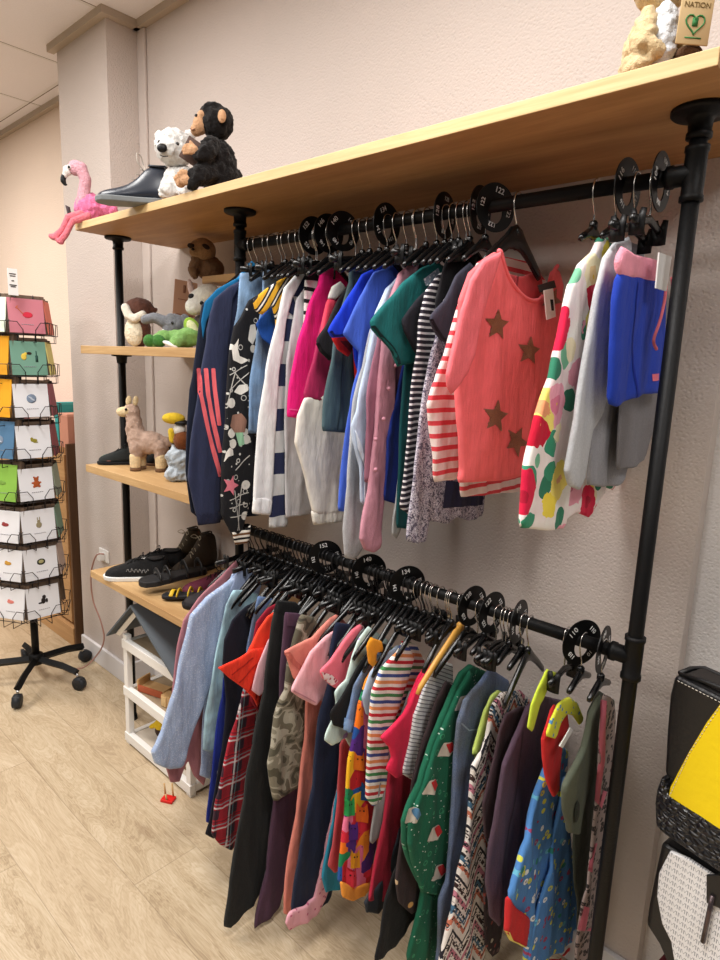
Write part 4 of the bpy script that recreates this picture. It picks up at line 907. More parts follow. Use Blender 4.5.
# ---- spare hangers and black bundle of them on the lower rail
sp = [-1.16, -1.125, -1.07, -1.045, -.975, -.95, -.925, -.895, -.855, -.82, -.795, -.748, -.715, -.69, -.66, -.64, -.6, -.58, -.56, -.54, -.49, -.47, -.40, -.35, -.27, -.20, -1.14, -1.10, -1.085, -1.02, -1.0, -.965, -.935, -.91, -.88, -.865, -.835, -.808, -.77, -.73, -.70, -.675, -.62, -.51]
for i, x in enumerate(sp):
    hanger(x, ZL, .12*math.sin(i*2.1), 'glossy black plastic hanger in the crowded row on the lower rail', 'arms' if i % 4 else 'clips', .15 if x < -.5 else .105, (.11 if i % 2 else .09) if x < -.5 else .075, None, 'hangers crowded on the lower rail', .072, None, DKH if x < -.42 else None)
for i, x in enumerate([-.93, -.885, -.56, -.43]):
    hanger(x, ZT, .08*math.sin(i*1.7), 'black plastic hanger half hidden among clothes on the upper rail', 'clips', .05, .04, None, 'hangers crowded on the upper rail')

# ---- size dividers
def txt(name, body, size, mat, parent, loc, rot, depth=.0004):
    c = bpy.data.curves.new(name, 'FONT'); c.body = body; c.size = size; c.align_x = 'CENTER'; c.align_y = 'CENTER'; c.extrude = depth
    o = bpy.data.objects.new(name, c); dg = bpy.context.evaluated_depsgraph_get()
    COL.objects.link(o); bpy.context.view_layer.update()
    me = bpy.data.meshes.new_from_object(o.evaluated_get(bpy.context.evaluated_depsgraph_get())); bpy.data.objects.remove(o)
    q = link(name, me, mat, parent, loc, rot, smooth=False); return q
TXM = plain((226, 226, 226), .6)
def divider(X, zr, num, yaw, label, rot=0, R=.047):
    r = empty('size_divider', (X, 0, zr-.004), yaw, label, 'size divider', 'size dividers on the '+('upper' if zr == ZT else 'lower')+' rail')
    bm = bmesh.new(); n = 40; rings = []
    for rr, xx in [(.0175, -.001), (R, -.001), (R, .001), (.0175, .001)]:
        cz = -.008 if rr < .03 else 0
        rings.append([bm.verts.new((xx, rr*math.sin(2*PI*j/n), rr*math.cos(2*PI*j/n)*(1.3 if rr < .03 else 1)+cz)) for j in range(n)])
    for a in range(4):
        for j in range(n): bm.faces.new((rings[a][j], rings[a][(j+1) % n], rings[(a+1) % 4][(j+1) % n], rings[(a+1) % 4][j]))
    fin(bm, 'disc', PLASTM, r, smooth=False)
    for k, s in ((0, 1.0), (1, .8), (2, .8), (3, .8)):
        a = rot+k*PI/2; rr = .033
        m = Matrix.Rotation(a, 4, 'X') @ Matrix(((0, 0, 1, .0013), (1, 0, 0, 0), (0, 1, 0, rr), (0, 0, 0, 1)))
        q = txt('number', num, .0155*s, TXM, r, (0, 0, 0), None); q.matrix_local = m
D = divider
D(-.105, ZT, '116', -.1, 'black round size divider reading 116 between the flower top and blue shorts', 1.1)
D(-.05, ZT, '104', 0, 'black round size divider reading 104 next to the right upright pole', 1.4)
D(-.40, ZT, '122', .1, 'black round size divider reading 122, left one of the pair by the coral star top', 1.5)
D(-.365, ZT, '122', -.38, 'black size divider turned outwards, right one of the pair by the coral star top', -.2)
D(-.488, ZT, '128', .1, 'black round size divider reading 128 above the gold foil black dress', 1.5)
D(-.65, ZT, '134', .0, 'black round size divider reading 134 above the blue periwinkle dress', .5)
D(-.79, ZT, '140', -.25, 'black round size divider reading 140, right one of three above the magenta skirt', .9)
D(-.84, ZT, '146', -.1, 'black round size divider reading 146, middle one of three above the magenta skirt', .9)
D(-.895, ZT, '152', -.1, 'black round size divider reading 152, left one of three above the magenta skirt', .9)
D(-.098, ZL, '110', -.44, 'black round size divider reading 110, wide turned disc near the lower right of the rail', .8)
D(-.055, ZL, '104', .1, 'black round size divider edge on right beside the pole on the lower rail', .3)
D(-.235, ZL, '116', .1, 'narrow black round size divider above the aubergine tee on the lower rail', .3)
D(-.30, ZL, '122', -.1, 'black round size divider above the lime green top on the lower rail', .6)
D(-.35, ZL, '128', -.15, 'black round size divider above the green robin pyjamas on the lower rail', .6)
D(-.535, ZL, '134', -.5, 'black round size divider reading 134 in the middle of the lower rail', .2)
D(-.66, ZL, '140', -.5, 'black round size divider reading 140 left of the middle of the lower rail', .2)
D(-.82, ZL, '152', -.6, 'black round size divider reading 152 towards the left of the lower rail', .2)
# ------------------------------------------------------------------ plush toys
RZ = YAW
def px_on(px, py, Y=None, Z=None): return at(px, py, Y=Y, Z=Z)
def toy(name, label, px, Y, z, cat='plush toy', rz=0, py=300, group='plush toys on the shelves'):
    # X so that the toy's foot at height z stands in image column px
    lo, hi = -3, .4
    for _ in range(40):
        mid = (lo+hi)/2; v = Vector((mid, Y, z))-CAM; q = 360+FPX*v.dot(cR)/v.dot(cF)
        if q < px: lo = mid
        else: hi = mid
    return empty(name, (mid, Y, z), RZ+rz, label, cat, group)
def part(name, mat, root, fn, loc=(0, 0, 0), rot=None, smooth=True):
    bm = bmesh.new(); fn(bm); return fin(bm, name, mat, root, loc, rot, smooth)
def eye(root, c, r=.004, m=None):
    return part('eye', m or plain((10, 10, 12), .15, .6), root, lambda bm: ball(bm, c, r, sub=2))
BLK = plain((14, 14, 16), .5)

# flamingo
f = toy('flamingo_plush', 'pink plush flamingo with drooping legs at the left end of the top board', 91, -.10, ZST)
f.scale = (1.15, 1.0, 1.36)
HP = fur((236, 110, 160), 160, (250, 140, 184)); LPK = fur((214, 160, 172), 200)
blobs('body', HP, [((-.005, 0, .040), (.042, .036, .038)), ((.035, .012, .044), (.045, .022, .020), ('Y', .12))], f, .004, .014)
blobs('neck', LPK, [([(-.016, -.01, .045), (-.012, -.012, .080), (-.006, -.012, .105), (-.018, -.012, .130), (-.036, -.012, .135)], [.024, .018, .017, .019, .018]), ((-.036, -.012, .133), (.022, .017, .019))], f, .0035, .002)
blobs('face', fur((240, 232, 228), 200), [((-.058, -.014, .126), (.014, .013, .013)), ([(-.060, -.014, .124), (-.070, -.014, .110)], [.011, .007])], f, .0025)
part('beak', BLK, f, lambda bm: tube(bm, spline([(-.069, -.014, .114), (-.073, -.014, .104), (-.068, -.014, .094), (-.062, -.014, .092)], 4), [.008]*6+[.007, .006, .005, .004, .003, .002, .002], 10))
eye(f, (-.048, -.030, .131)); part('eye_ring', WHITE, f, lambda bm: ball(bm, (-.048, -.0285, .131), (.0055, .002, .0055), sub=2))
LG = fur((226, 120, 134), 220)
blobs('leg', LG, [([(-.012, -.045, .018), (-.045, -.062, .006), (-.060, -.070, -.025), (-.078, -.072, -.040)], [.011, .010, .009, .010]), ((-.085, -.074, -.043), (.017, .009, .008), ('Y', .25))], f, .003)
blobs('leg', LG, [([(.008, -.045, .014), (-.030, -.066, -.002), (-.048, -.076, -.036), (-.060, -.078, -.048)], [.011, .009, .009, .009]), ((-.066, -.079, -.053), (.014, .008, .007), ('Y', .4))], f, .003)
part('hang_tag', plain((70, 62, 64)), f, lambda bm: box(bm, -.052, -.050, -.03, 0, .010, .055, mtx=Matrix.Rotation(-.25, 4, 'Y')))

# polar bear
b = toy('polar_bear_plush', 'white plush polar bear leaning beside the chimpanzee on the top board', 179, -.085, ZST)
b.scale = (1.2,)*3
WF = fur((226, 224, 220), 150, (248, 246, 242))
blobs('body', WF, [((0, .01, .045), (.042, .038, .050)), ((-.018, -.02, .022), (.024, .03, .024)), ((.03, -.025, .020), (.022, .03, .02))], b, .004, .014)
blobs('head', WF, [((-.008, -.005, .125), (.046, .040, .044)), ((-.012, -.040, .112), (.024, .022, .020)), ((-.045, .005, .152), (.014, .009, .014)), ((.028, .005, .160), (.015, .009, .013))], b, .0035, .012)
part('nose', BLK, b, lambda bm: ball(bm, (-.020, -.061, .108), (.012, .007, .010), sub=3))
eye(b, (-.034, -.036, .128), .0045); eye(b, (.010, -.041, .124), .0045)
part('mouth', BLK, b, lambda bm: tube(bm, spline([(-.026, -.056, .094), (-.018, -.060, .090), (-.008, -.056, .092)], 4), .0012, 6))

# chimpanzee
c = toy('chimpanzee_plush', 'black plush chimpanzee in profile with tan face, ear, hands and feet', 214, -.07, ZST)
c.scale = (1.14,)*3
BF_ = fur((16, 14, 14), 150, (26, 22, 22)); TAN = fur((214, 166, 126), 260)
blobs('body', BF_, [((.010, .01, .068), (.046, .044, .068)), ((.022, .015, .045), (.044, .046, .045)), ([(-.008, -.030, .050), (-.030, -.052, .030), (-.036, -.056, .016)], [.026, .023, .016]), ([(.002, -.030, .110), (-.004, -.052, .086), (-.020, -.058, .078)], [.021, .022, .015])], c, .004, .014)
blobs('head', BF_, [((.008, .002, .170), (.040, .036, .040)), ((-.002, 0, .186), (.030, .03, .028))], c, .0035, .010)
blobs('face', TAN, [((-.030, -.008, .160), (.018, .020, .022)), ((-.040, -.008, .148), (.014, .016, .014)), ((-.024, -.010, .178), (.013, .018, .014))], c, .003)
part('ear', TAN, c, lambda bm: (ball(bm, (.028, -.035, .172), (.010, .004, .015), sub=3), ball(bm, (.030, -.038, .172), (.0065, .003, .011), sub=2)))
eye(c, (-.036, -.022, .176), .0038); part('mouth', plain((120, 80, 62)), c, lambda bm: tube(bm, spline([(-.052, -.014, .150), (-.047, -.022, .144), (-.038, -.026, .145)], 4), .0012, 6))
def hand(nm, root, o, s, mat, d=(-1, -.1, -.2)):
    d = Vector(d).normalized(); side = d.cross(Vector((0, 1, 0))).normalized(); P = [((Vector(o)), (s*.9, s*.6, s*.8))]
    L = [tuple(x) if i == 0 else x for i, x in enumerate(P[0])]
    seg = [(tuple(o), (s*.95, s*.6, s*.85))]
    for k in range(4):
        a = Vector(o)+side*s*(k-1.5)*.45+d*s*.6; e = a+d*s*(1.1 if k in (1, 2) else .85)+Vector((0, 0, -s*.25)); seg.append(([tuple(a), tuple((a+e)/2+Vector((0, -s*.1, 0))), tuple(e)], [s*.24, s*.23, s*.2]))
    a = Vector(o)-side*s*.7; e = a-side*s*.5+d*s*.6; seg.append(([tuple(a), tuple(e)], [s*.26, s*.22]))
    return blobs(nm, mat, seg, root, .002)
hand('hand', c, (-.034, -.062, .088), .014, TAN, (-1, -.1, .15))
hand('foot', c, (-.052, -.062, .022), .015, TAN, (-.35, -.2, 1)); hand('foot', c, (-.070, -.040, .020), .013, TAN, (-.4, -.2, 1))
hc = tag(part('held_card', plain((82, 62, 54), .7), None, lambda bm: box(bm, -.026, .026, -.002, .002, -.030, .030, .001)), 'small brown folded card held between the chimpanzee and the polar bear', 'card')
hc.location = c.matrix_basis @ Vector((-.048, -.052, .104)) if False else Matrix.Translation(c.location) @ Matrix.Rotation(RZ, 4, 'Z') @ Vector((-.046, -.050, .102)); hc.rotation_euler = (.1, .55, RZ)

# toy by the right end
t = toy('bunny_plush', 'cream plush animal with white belly and kraft tag at the right end of the board', 652, -.06, ZST)
CF = fur((214, 184, 136), 110, (236, 212, 168))
blobs('body', CF, [((0, .01, .055), (.046, .04, .060)), ([(-.026, -.02, .085), (-.036, -.034, .050), (-.016, -.040, .036)], [.018, .018, .013]), ((-.036, -.012, .018), (.024, .038, .020)), ((.034, -.022, .016), (.024, .036, .018)), ([(.030, -.010, .080), (.040, -.030, .050)], [.018, .014])], t, .004, .016, .016)
blobs('belly', fur((226, 230, 234), 130, (244, 246, 250)), [((-.002, -.024, .060), (.022, .022, .052))], t, .004, .012)
blobs('head', CF, [((0, 0, .150), (.046, .042, .042)), ((0, -.034, .142), (.02, .016, .016)), ([(-.02, 0, .185), (-.035, .01, .225)], [.014, .012]), ([(.02, 0, .185), (.035, .01, .225)], [.014, .012])], t, .004, .008)
eye(t, (-.018, -.040, .158)); eye(t, (.018, -.040, .158)); part('nose', plain((150, 100, 90)), t, lambda bm: ball(bm, (0, -.051, .145), (.006, .004, .004), sub=2))
KR = plain((186, 160, 118), .8)
TG = Matrix.Translation((.028, -.058, .072)) @ Matrix.Rotation(.04, 4, 'Y')
part('kraft_tag', KR, t, lambda bm: box(bm, -.024, .024, -.0012, .0012, -.034, .040, .001, mtx=TG))
GN = plain((52, 116, 62), .7)
def on_tag(x, z): return TG @ Vector((x, -.0018, z))
def ring_tag(bm):
    P = [on_tag(.012*1.15*math.sin(a)**3, -.006+.0009*(13*math.cos(a)-5*math.cos(2*a)-2*math.cos(3*a)-math.cos(4*a))) for a in [2*PI*i/24 for i in range(25)]]
    tube(bm, P, .0011, 6)
part('green_heart_logo', GN, t, ring_tag)
part('green_square_logo', GN, t, lambda bm: box(bm, -.004, .004, -.0022, -.0008, -.010, .001, mtx=TG))
o = txt('tag_text', 'NATION', .010, plain((120, 98, 60)), t, (0, 0, 0), None); o.matrix_local = TG @ Matrix.Translation((0, -.0016, .018)) @ Matrix.Rotation(PI/2, 4, 'X')
part('tag_line', GN, t, lambda bm: box(bm, -.012, .012, -.002, -.001, -.026, -.0245, mtx=TG))
part('brown_patch', fur((96, 66, 44), 160), t, lambda bm: ball(bm, (.034, -.035, .035), (.02, .02, .012), sub=3))
h = toy('small_plush', 'brown plush tip at the upper right corner beside the cream plush', 742, -.05, ZST+.0)
blobs('body', fur((170, 110, 60), 140), [((0, 0, .04), (.03, .03, .04)), ((-.004, 0, .10), (.026, .026, .030))], h, .004, .006)

# sloth on its ledge
s = toy('sloth_plush', 'brown plush sloth with dark eye patches sitting on the wall ledge', 206, .15, 1.768)
s.scale = (1.2,)*3
blobs('body', fur((122, 92, 66), 120), [((.012, 0, .03), (.042, .035, .035)), ([(-.02, -.02, .05), (-.028, -.035, .02), (-.022, -.04, .005)], [.018, .015, .012])], s, .004, .008)
blobs('head', fur((170, 136, 100), 160), [((-.006, -.012, .078), (.038, .034, .034)), ((-.022, -.035, .070), (.016, .014, .014))], s, .004, .003)
for q in (-.030, .008): part('eye_patch', fur((58, 42, 34), 200), s, lambda bm: ball(bm, (q, -.037, .084), (.013, .008, .008), ('Y', .3), sub=3))
part('nose', BLK, s, lambda bm: ball(bm, (-.024, -.050, .074), (.005, .004, .004), sub=2))

# upper small shelf
Z2 = 1.525
k = toy('owl_plush', 'dark brown plush with cream belly and white cheek beside the upright pole', 139, .03, Z2)
k.scale = (1.25,)*3
blobs('body', fur((96, 62, 50), 130), [((0, 0, .05), (.036, .032, .050)), ((.004, .002, .112), (.042, .034, .032)), ([(.036, 0, .10), (.05, 0, .112)], [.012, .008])], k, .004, .005)
blobs('belly', fur((236, 226, 202), 180), [((-.006, -.020, .045), (.028, .018, .042))], k, .003, .003)
blobs('cheek', fur((240, 230, 214), 180), [([(-.026, -.028, .112), (-.016, -.034, .090), (.002, -.036, .080)], [.013, .013, .012]), ([(.0, -.036, .08), (.026, -.036, .094)], [.012, .012])], k, .003)
e = toy('elephant_plush', 'grey plush elephant lying behind the green crocodile with raised trunk', 172, .045, Z2)
e.scale = (1.2,)*3
GE = fur((128, 130, 136), 160)
blobs('body', GE, [((.020, .03, .035), (.05, .03, .034)), ((.008, 0, .068), (.036, .03, .032)), ([(-.014, -.012, .074), (-.045, -.02, .086), (-.070, -.02, .078)], [.019, .015, .014])], e, .004, .003)
for q, a in ((-.004, .2), (.040, -.15)): part('ear', GE, e, lambda bm: ball(bm, (q+.004, -.022+abs(q)*.3, .066), (.020, .007, .034), ('Y', a), sub=3))
part('tusk', WHITE, e, lambda bm: tube(bm, [(-.012, -.034, .050), (-.020, -.042, .040)], [.005, .003], 8)); eye(e, (.012, -.032, .072))
g = toy('crocodile_plush', 'green plush crocodile lying along the front of the upper small shelf', 172, -.02, Z2)
g.scale = (1.15,)*3
GG = fur((112, 164, 84), 160, (150, 196, 116)); GD = fur((64, 120, 52), 160)
blobs('body', GG, [((.02, .01, .028), (.06, .03, .026)), ([(-.02, -.01, .030), (-.04, -.03, .015)], [.022, .018]), ([(.03, -.01, .03), (.02, -.04, .014)], [.02, .018]), ((.05, 0, .044), (.03, .022, .018))], g, .004, .004)
for q, w, a in ((-.052, .018, .5), (-.026, .020, .3)): part('foot', GD, g, lambda bm: ball(bm, (q, -.036, .018), (w, .016, .018), ('Y', a), sub=3))
part('claw', WHITE, g, lambda bm: ball(bm, (.010, -.050, .010), (.022, .008, .007), ('Y', .35), sub=3))
y = toy('lime_plush', 'lime green and white round plush pressed against the dark jacket', 192, .03, Z2)
y.scale = (1.2,)*3
blobs('body', fur((150, 190, 60), 180), [((0, .01, .055), (.022, .02, .035), ('Y', -.5))], y, .004); blobs('face', fur((226, 232, 180), 200), [((.005, -.008, .055), (.014, .012, .026), ('Y', -.5))], y, .003)
w = toy('seal_plush', 'white plush seal head with dark eye above the lime plush', 203, .09, Z2)
w.scale = (1.35, 1.2, 1.35)
blobs('body', fur((90, 80, 76), 150), [((.0, .01, .045), (.035, .03, .045))], w, .004, .003)
blobs('head', fur((238, 236, 226), 180), [((.0, 0, .118), (.036, .032, .034)), ((.018, -.01, .135), (.035, .03, .026)), ((-.018, -.018, .104), (.022, .02, .022))], w, .004, .002)
part('eye', BLK, w, lambda bm: ball(bm, (-.022, -.024, .128), (.008, .005, .007), sub=2)); part('nose', BLK, w, lambda bm: ball(bm, (.006, -.036, .112), .005, sub=2))
part('ear', fur((232, 206, 200), 200), w, lambda bm: ball(bm, (-.034, .02, .152), (.008, .006, .022), ('Y', -.2), sub=3))
cs = toy('cardboard_sign', 'kraft cardboard sign with faint brown print standing behind the plush toys', 181, .16, Z2, 'sign', group=None)
cs.scale = (1.2, 1.2, 1.62)
part('panel', plain((190, 148, 122), .8), cs, lambda bm: box(bm, -.034, .036, -.002, .002, 0, .155, .001, mtx=Matrix.Rotation(.12, 4, 'Y')))
BR = plain((140, 96, 74))
for z0, z1, a0, a1 in ((.112, .114, -.02, .03), (.078, .080, -.022, .03), (.072, .0735, -.022, .03), (.060, .0615, -.022, .02), (.128, .145, -.006, .002), (.05, .058, 0, .008)):
    part('printed_line', BR, cs, lambda bm: box(bm, a0, a1, -.003, -.0018, z0, z1, mtx=Matrix.Rotation(.12, 4, 'Y')))
for q in (145,):
    pass
# middle shelf
Z3 = 1.092
l = toy('llama_plush', 'pinkish beige standing plush llama with cream face and hooves', 147, -.03, Z3)
l.scale = (1.22,)*3
LB = fur((186, 154, 136), 150, (206, 176, 158)); LC = fur((232, 208, 164), 180)
blobs('body', LB, [((.010, 0, .082), (.050, .032, .034)), ([(-.026, 0, .092), (-.034, 0, .125), (-.036, 0, .155)], [.030, .025, .022]), ((-.040, 0, .172), (.024, .022, .024))]
      + [([(x, y_, .075), (x, y_, .036)], [.020, .015]) for x, y_ in ((-.026, -.014), (-.022, .018), (.044, -.014), (.040, .018))]+[([(.056, 0, .09), (.068, 0, .08)], [.014, .009])], l, .004, .008)
for x, y_ in ((-.028, -.016), (-.024, .018), (.046, -.016), (.042, .018)):
    lg = blobs('leg', LC, [([(x, y_, .042), (x, y_, .014)], [.0165, .0155])], l, .003)
    o = part('hoof', fur((120, 88, 62), 200), lg, lambda bm: lathe(bm, [(.015, 0), (.016, .005), (.015, .011), (.006, .013)], 16, (x, y_, 0)))
blobs('muzzle', LC, [((-.062, -.004, .170), (.022, .016, .015)), ((-.046, -.004, .174), (.016, .018, .018))], l, .003)
for q in (-.046, -.026): part('ear', LC, l, lambda bm: ball(bm, (q, -.006, .203), (.008, .006, .015), ('Y', .2), sub=3))
eye(l, (-.048, -.023, .179), .0042)
d = toy('bird_plush', 'yellow billed plush bird with brown chest and fluffy grey blue base, beside the llama', 178, -.045, Z3)
d.scale = (1.3,)*3
blobs('body', fur((168, 180, 190), 110, (204, 212, 220)), [((.004, 0, .058), (.032, .028, .034)), ((-.004, -.01, .018), (.026, .026, .020)), ((.024, 0, .02), (.02, .02, .02))], d, .004, .018)
blobs('chest', fur((120, 66, 34), 180), [((.014, -.008, .105), (.022, .020, .026))], d, .003)
blobs('head', fur((236, 232, 226), 180), [((.008, -.006, .132), (.016, .014, .018), ('Y', .4))], d, .003)
blobs('bill', fur((226, 190, 46), 220), [((-.006, -.008, .160), (.030, .018, .015)), ([(-.012, -.01, .128), (-.010, -.01, .104)], [.009, .008])], d, .003)
part('eye_band', BLK, d, lambda bm: ball(bm, (.014, -.01, .150), (.020, .015, .007), sub=3))

# ------------------------------------------------------------------ shoes
def shoe(name, label, loc, rz, L=.24, um=None, sm=None, lm=None, kind='sneaker', h=1., cat='shoe', group='shoes on the shelves', lining=None, marks=0, roll=0):
    r = empty(name, loc, rz, label, cat, group); r.rotation_euler = (roll, 0, rz)
    k = L/.25; u = um or fab((24, 24, 26)); s_ = sm or WHITE; soleh = .018*k
    # (x, half width, top height, ridge narrowing)
    if kind == 'boot': ST = [(0, .028, .125), (.012, .036, .135), (.05, .040, .138), (.085, .038, .135), (.11, .038, .095), (.15, .042, .066), (.19, .046, .052), (.225, .042, .044), (.245, .028, .032), (.25, .012, .022)]
    elif kind == 'flat': ST = [(0, .024, .040), (.012, .032, .052), (.05, .036, .044), (.085, .035, .034), (.11, .036, .030), (.15, .041, .032), (.19, .044, .034), (.225, .040, .030), (.245, .026, .024), (.25, .010, .016)]
    else: ST = [(0, .026, .062), (.012, .034, .078), (.05, .037, .070), (.085, .037, .074), (.11, .038, .072), (.15, .042, .058), (.19, .046, .046), (.225, .042, .038), (.245, .028, .028), (.25, .012, .02)]
    bm = bmesh.new(); rings = []; n = 16; zb = soleh*.6
    for x, w, t_ in ST:
        z1 = max(t_*k*h, zb+.004); ring = []
        for j in range(n):
            a = PI*j/(n-1); e = .62
            cy, cz = math.cos(a), math.sin(a)
            ring.append(bm.verts.new((x*k-(.008*k if x == 0 else 0), w*k*(abs(cy)**.75)*(1 if cy > 0 else -1)*(1-.22*max(0, cz)), zb+(z1-zb)*abs(cz)**e)))
        rings.append(ring)
    for i in range(len(rings)-1):
        for j in range(n-1): bm.faces.new((rings[i][j], rings[i][j+1], rings[i+1][j+1], rings[i+1][j]))
    bm.faces.new(rings[0]); bm.faces.new(rings[-1][::-1])
    for i in range(len(rings)-1): bm.faces.new((rings[i][0], rings[i+1][0], rings[i+1][-1], rings[i][-1]))
    o = fin(bm, 'upper', u, r); m = o.modifiers.new('s', 'SUBSURF'); m.levels = m.render_levels = 2
    zt = {'boot': .137, 'flat': .046, 'sneaker': .073}[kind]*k*h
    bm = bmesh.new(); ea, eb = ((.028, .018) if kind == 'boot' else (.034, .021)); ball(bm, (.046*k, 0, zt-.002), (ea*k, eb*k, .006*k), ('Y', -.06), sub=3)
    o = fin(bm, 'lining', lining or plain((40, 38, 38)), r)
    if kind != 'flat' or True:
        bm = bmesh.new(); P = []
        for a in [2*PI*i/24 for i in range(25)]: P.append((.046*k+(ea+.002)*k*math.cos(a), (eb+.002)*k*math.sin(a), zt+.001+.002*math.cos(2*a)))
        tube(bm, P, .0035*k, 8); fin(bm, 'collar', u, r)
    bm = bmesh.new(); out = [(x*k, w*k*1.06) for x, w, _ in ST]; out[0] = (-.010*k, .024*k); out[-1] = (.256*k, .012*k)
    O = out+[(x, -y_) for x, y_ in out[::-1]]; A = [bm.verts.new((x, y_, 0)) for x, y_ in O]; B = [bm.verts.new((x*1.01, y_*1.04, soleh)) for x, y_ in O]
    bm.faces.new(A[::-1]); bm.faces.new(B)
    for i in range(len(O)): bm.faces.new((A[i], A[(i+1) % len(O)], B[(i+1) % len(O)], B[i]))
    o = fin(bm, 'sole', s_, r, smooth=False); m = o.modifiers.new('b', 'BEVEL'); m.width = .003; m.segments = 2
    if lm is not None:
        bm = bmesh.new()
        for i in range(5):
            x = (.092+.014*i)*k; zz = np.interp(x/k, [q[0] for q in ST], [q[2] for q in ST])*k*h
            if kind == 'boot' and i < 2: x = (.096)*k; zz = (.125-.02*i)*k*h
            sg = 1 if i % 2 else -1
            tube(bm, [(x, -.020*k, zz-.004), (x+.004*k*sg, 0, zz+.003), (x+.008*k, .020*k, zz-.004)], .0022*k, 6)
        zz = np.interp(.09, [q[0] for q in ST], [q[2] for q in ST])*k*h
        for sg in (-1, 1): tube(bm, spline([(.095*k, 0, zz+.002), (.10*k, sg*.02*k, zz+.014*k), (.11*k, sg*.036*k, zz+.004), (.104*k, sg*.02*k, zz-.002), (.095*k, 0, zz+.003)], 5), .0018*k, 6)
        fin(bm, 'laces', lm, r)
    return r
BKM = fab((20, 20, 22), 1.5); BKL = plain((26, 26, 28), .3, .5)
# screen-left direction is rz = YAW + pi
Z4 = .679
lr = shoe('ankle_shoe', 'dark navy leather lace up shoe lying beside the flamingo on the top board', (-1.44, -.075, ZST), RZ+PI+.12, .215, plain((34, 40, 52), .32, .5), plain((120, 124, 126), .6), None, 'boot', .92, lining=plain((30, 30, 34)))
bm = bmesh.new(); tube(bm, spline([(.075, .0, .098), (.085, -.02, .115), (.09, -.01, .138), (.098, .005, .142), (.096, .012, .12), (.084, .005, .10)], 6), .0016, 6)
for i in range(4): tube(bm, [(.080+.012*i, -.018, .094-.014*i), (.084+.012*i, .0, .100-.014*i), (.088+.012*i, .018, .094-.014*i)], .0016, 6)
fin(bm, 'laces', plain((176, 168, 158)), lr)
WS = plain((226, 226, 224), .5)
sh1 = shoe('sneaker', 'front one of the black knit sneakers with white sole, with script marks on its side', Vector((-1.675, .020, Z4)), RZ+PI+.06, .225, BKM, WS, plain((18, 18, 20)), 'sneaker', 1.25)
bm = bmesh.new(); random.seed(4)
P = [(.06+.085*i/26, -.0375-.002*math.sin(i*.3), .043+.006*math.sin(i*1.35)+.003*math.sin(i*2.9)) for i in range(27)]
P2 = [Vector((x*.94, y_*-1 if False else .0385+.002*math.sin(i*.3), z_)) for i, (x, y_, z_) in enumerate(P)]
tube(bm, spline(P2, 3), .0009, 5); fin(bm, 'script_mark', plain((150, 150, 150)), sh1)
part('pull_tab', WS, sh1, lambda bm: box(bm, .078, .092, -.012, .012, .080, .083, .001))
shoe('sneaker', 'rear one of the black knit sneakers with white sole, nearer the wall', Vector((-1.72, .115, Z4)), RZ+PI+.12, .225, BKM, WS, plain((18, 18, 20)), 'sneaker', 1.25)
KH = plain((70, 62, 50), .8, .2, 0, .4, 90)
shoe('hiking_boot', 'left one of two khaki brown hiking boots against the wall on the lowest shelf', (-1.79, .235, Z4), -PI/2+.22, .20, KH, plain((40, 36, 32)), plain((150, 140, 120)), 'boot', 1.3, 'boot')
shoe('hiking_boot', 'right one of two khaki brown hiking boots against the wall on the lowest shelf', (-1.69, .235, Z4), -PI/2+.12, .20, plain((58, 50, 42), .8, .2, 0, .4, 90), plain((40, 36, 32)), plain((150, 140, 120)), 'boot', 1.3, 'boot')
def sandal(label, loc, rz, L, sm, strap, sm2=None, roll=0):
    r = empty('sandal', loc, rz, label, 'shoe', 'shoes on the shelves'); k = L/.25; r.rotation_euler = (roll, 0, rz)
    out = [(0, .014), (.01, .028), (.05, .033), (.1, .032), (.15, .040), (.2, .043), (.235, .034), (.25, .012)]
    bm = bmesh.new(); O = [(x*k, y_*k) for x, y_ in out]+[(x*k, -y_*k) for x, y_ in out[::-1]]
    f = lambda x: .006*math.cos(x*12)
    A = [bm.verts.new((x, y_, f(x))) for x, y_ in O]; B = [bm.verts.new((x, y_, .022*k+f(x))) for x, y_ in O]
    bm.faces.new(A[::-1]); bm.faces.new(B)
    for i in range(len(O)): bm.faces.new((A[i], A[(i+1) % len(O)], B[(i+1) % len(O)], B[i]))
    o = fin(bm, 'sole', sm, r, smooth=False); m = o.modifiers.new('b', 'BEVEL'); m.width = .004; m.segments = 3
    for x, hgt, w in ((.185, .036, .012), (.15, .042, .010), (.085, .055, .010), (.03, .058, .008)):
        bm = bmesh.new(); tube(bm, spline([(x*k, -.038*k, .015), (x*k, -.036*k, hgt*k*.8), (x*k, 0, hgt*k+.006), (x*k, .036*k, hgt*k*.8), (x*k, .038*k, .015)], 4), w*k, 8, ry=.003); fin(bm, 'strap', strap, r)
    return r
sandal('black chunky walking sandal with straps right of the white soled sneakers', Vector((-1.54, .10, Z4+.035)), -PI/2-.25, .24, plain((34, 34, 36), .6), BKL)
sandal('black sandal with yellow straps behind the blue dotted shirt on the lowest shelf', Vector((-1.39, -.005, Z4+.008)), -PI/2-.9, .15, plain((30, 30, 34), .6), plain((206, 170, 40), .5))
shoe('walking_shoe', 'black and burgundy trainer behind the black sandals on the lowest shelf', (-1.40, .17, Z4), -PI/2-.45, .22, plain((92, 26, 50), .7, .3, 0, .4, 80), plain((30, 28, 30)), plain((30, 30, 32)), 'sneaker', 1.15)
shoe('walking_shoe', 'black trainer tucked behind the dusty pink shirt on the lowest shelf', (-1.31, .12, Z4), -PI/2-.4, .22, plain((38, 34, 38), .7, .3, 0, .4, 80), plain((30, 28, 30)), plain((96, 30, 54)), 'sneaker', 1.1)
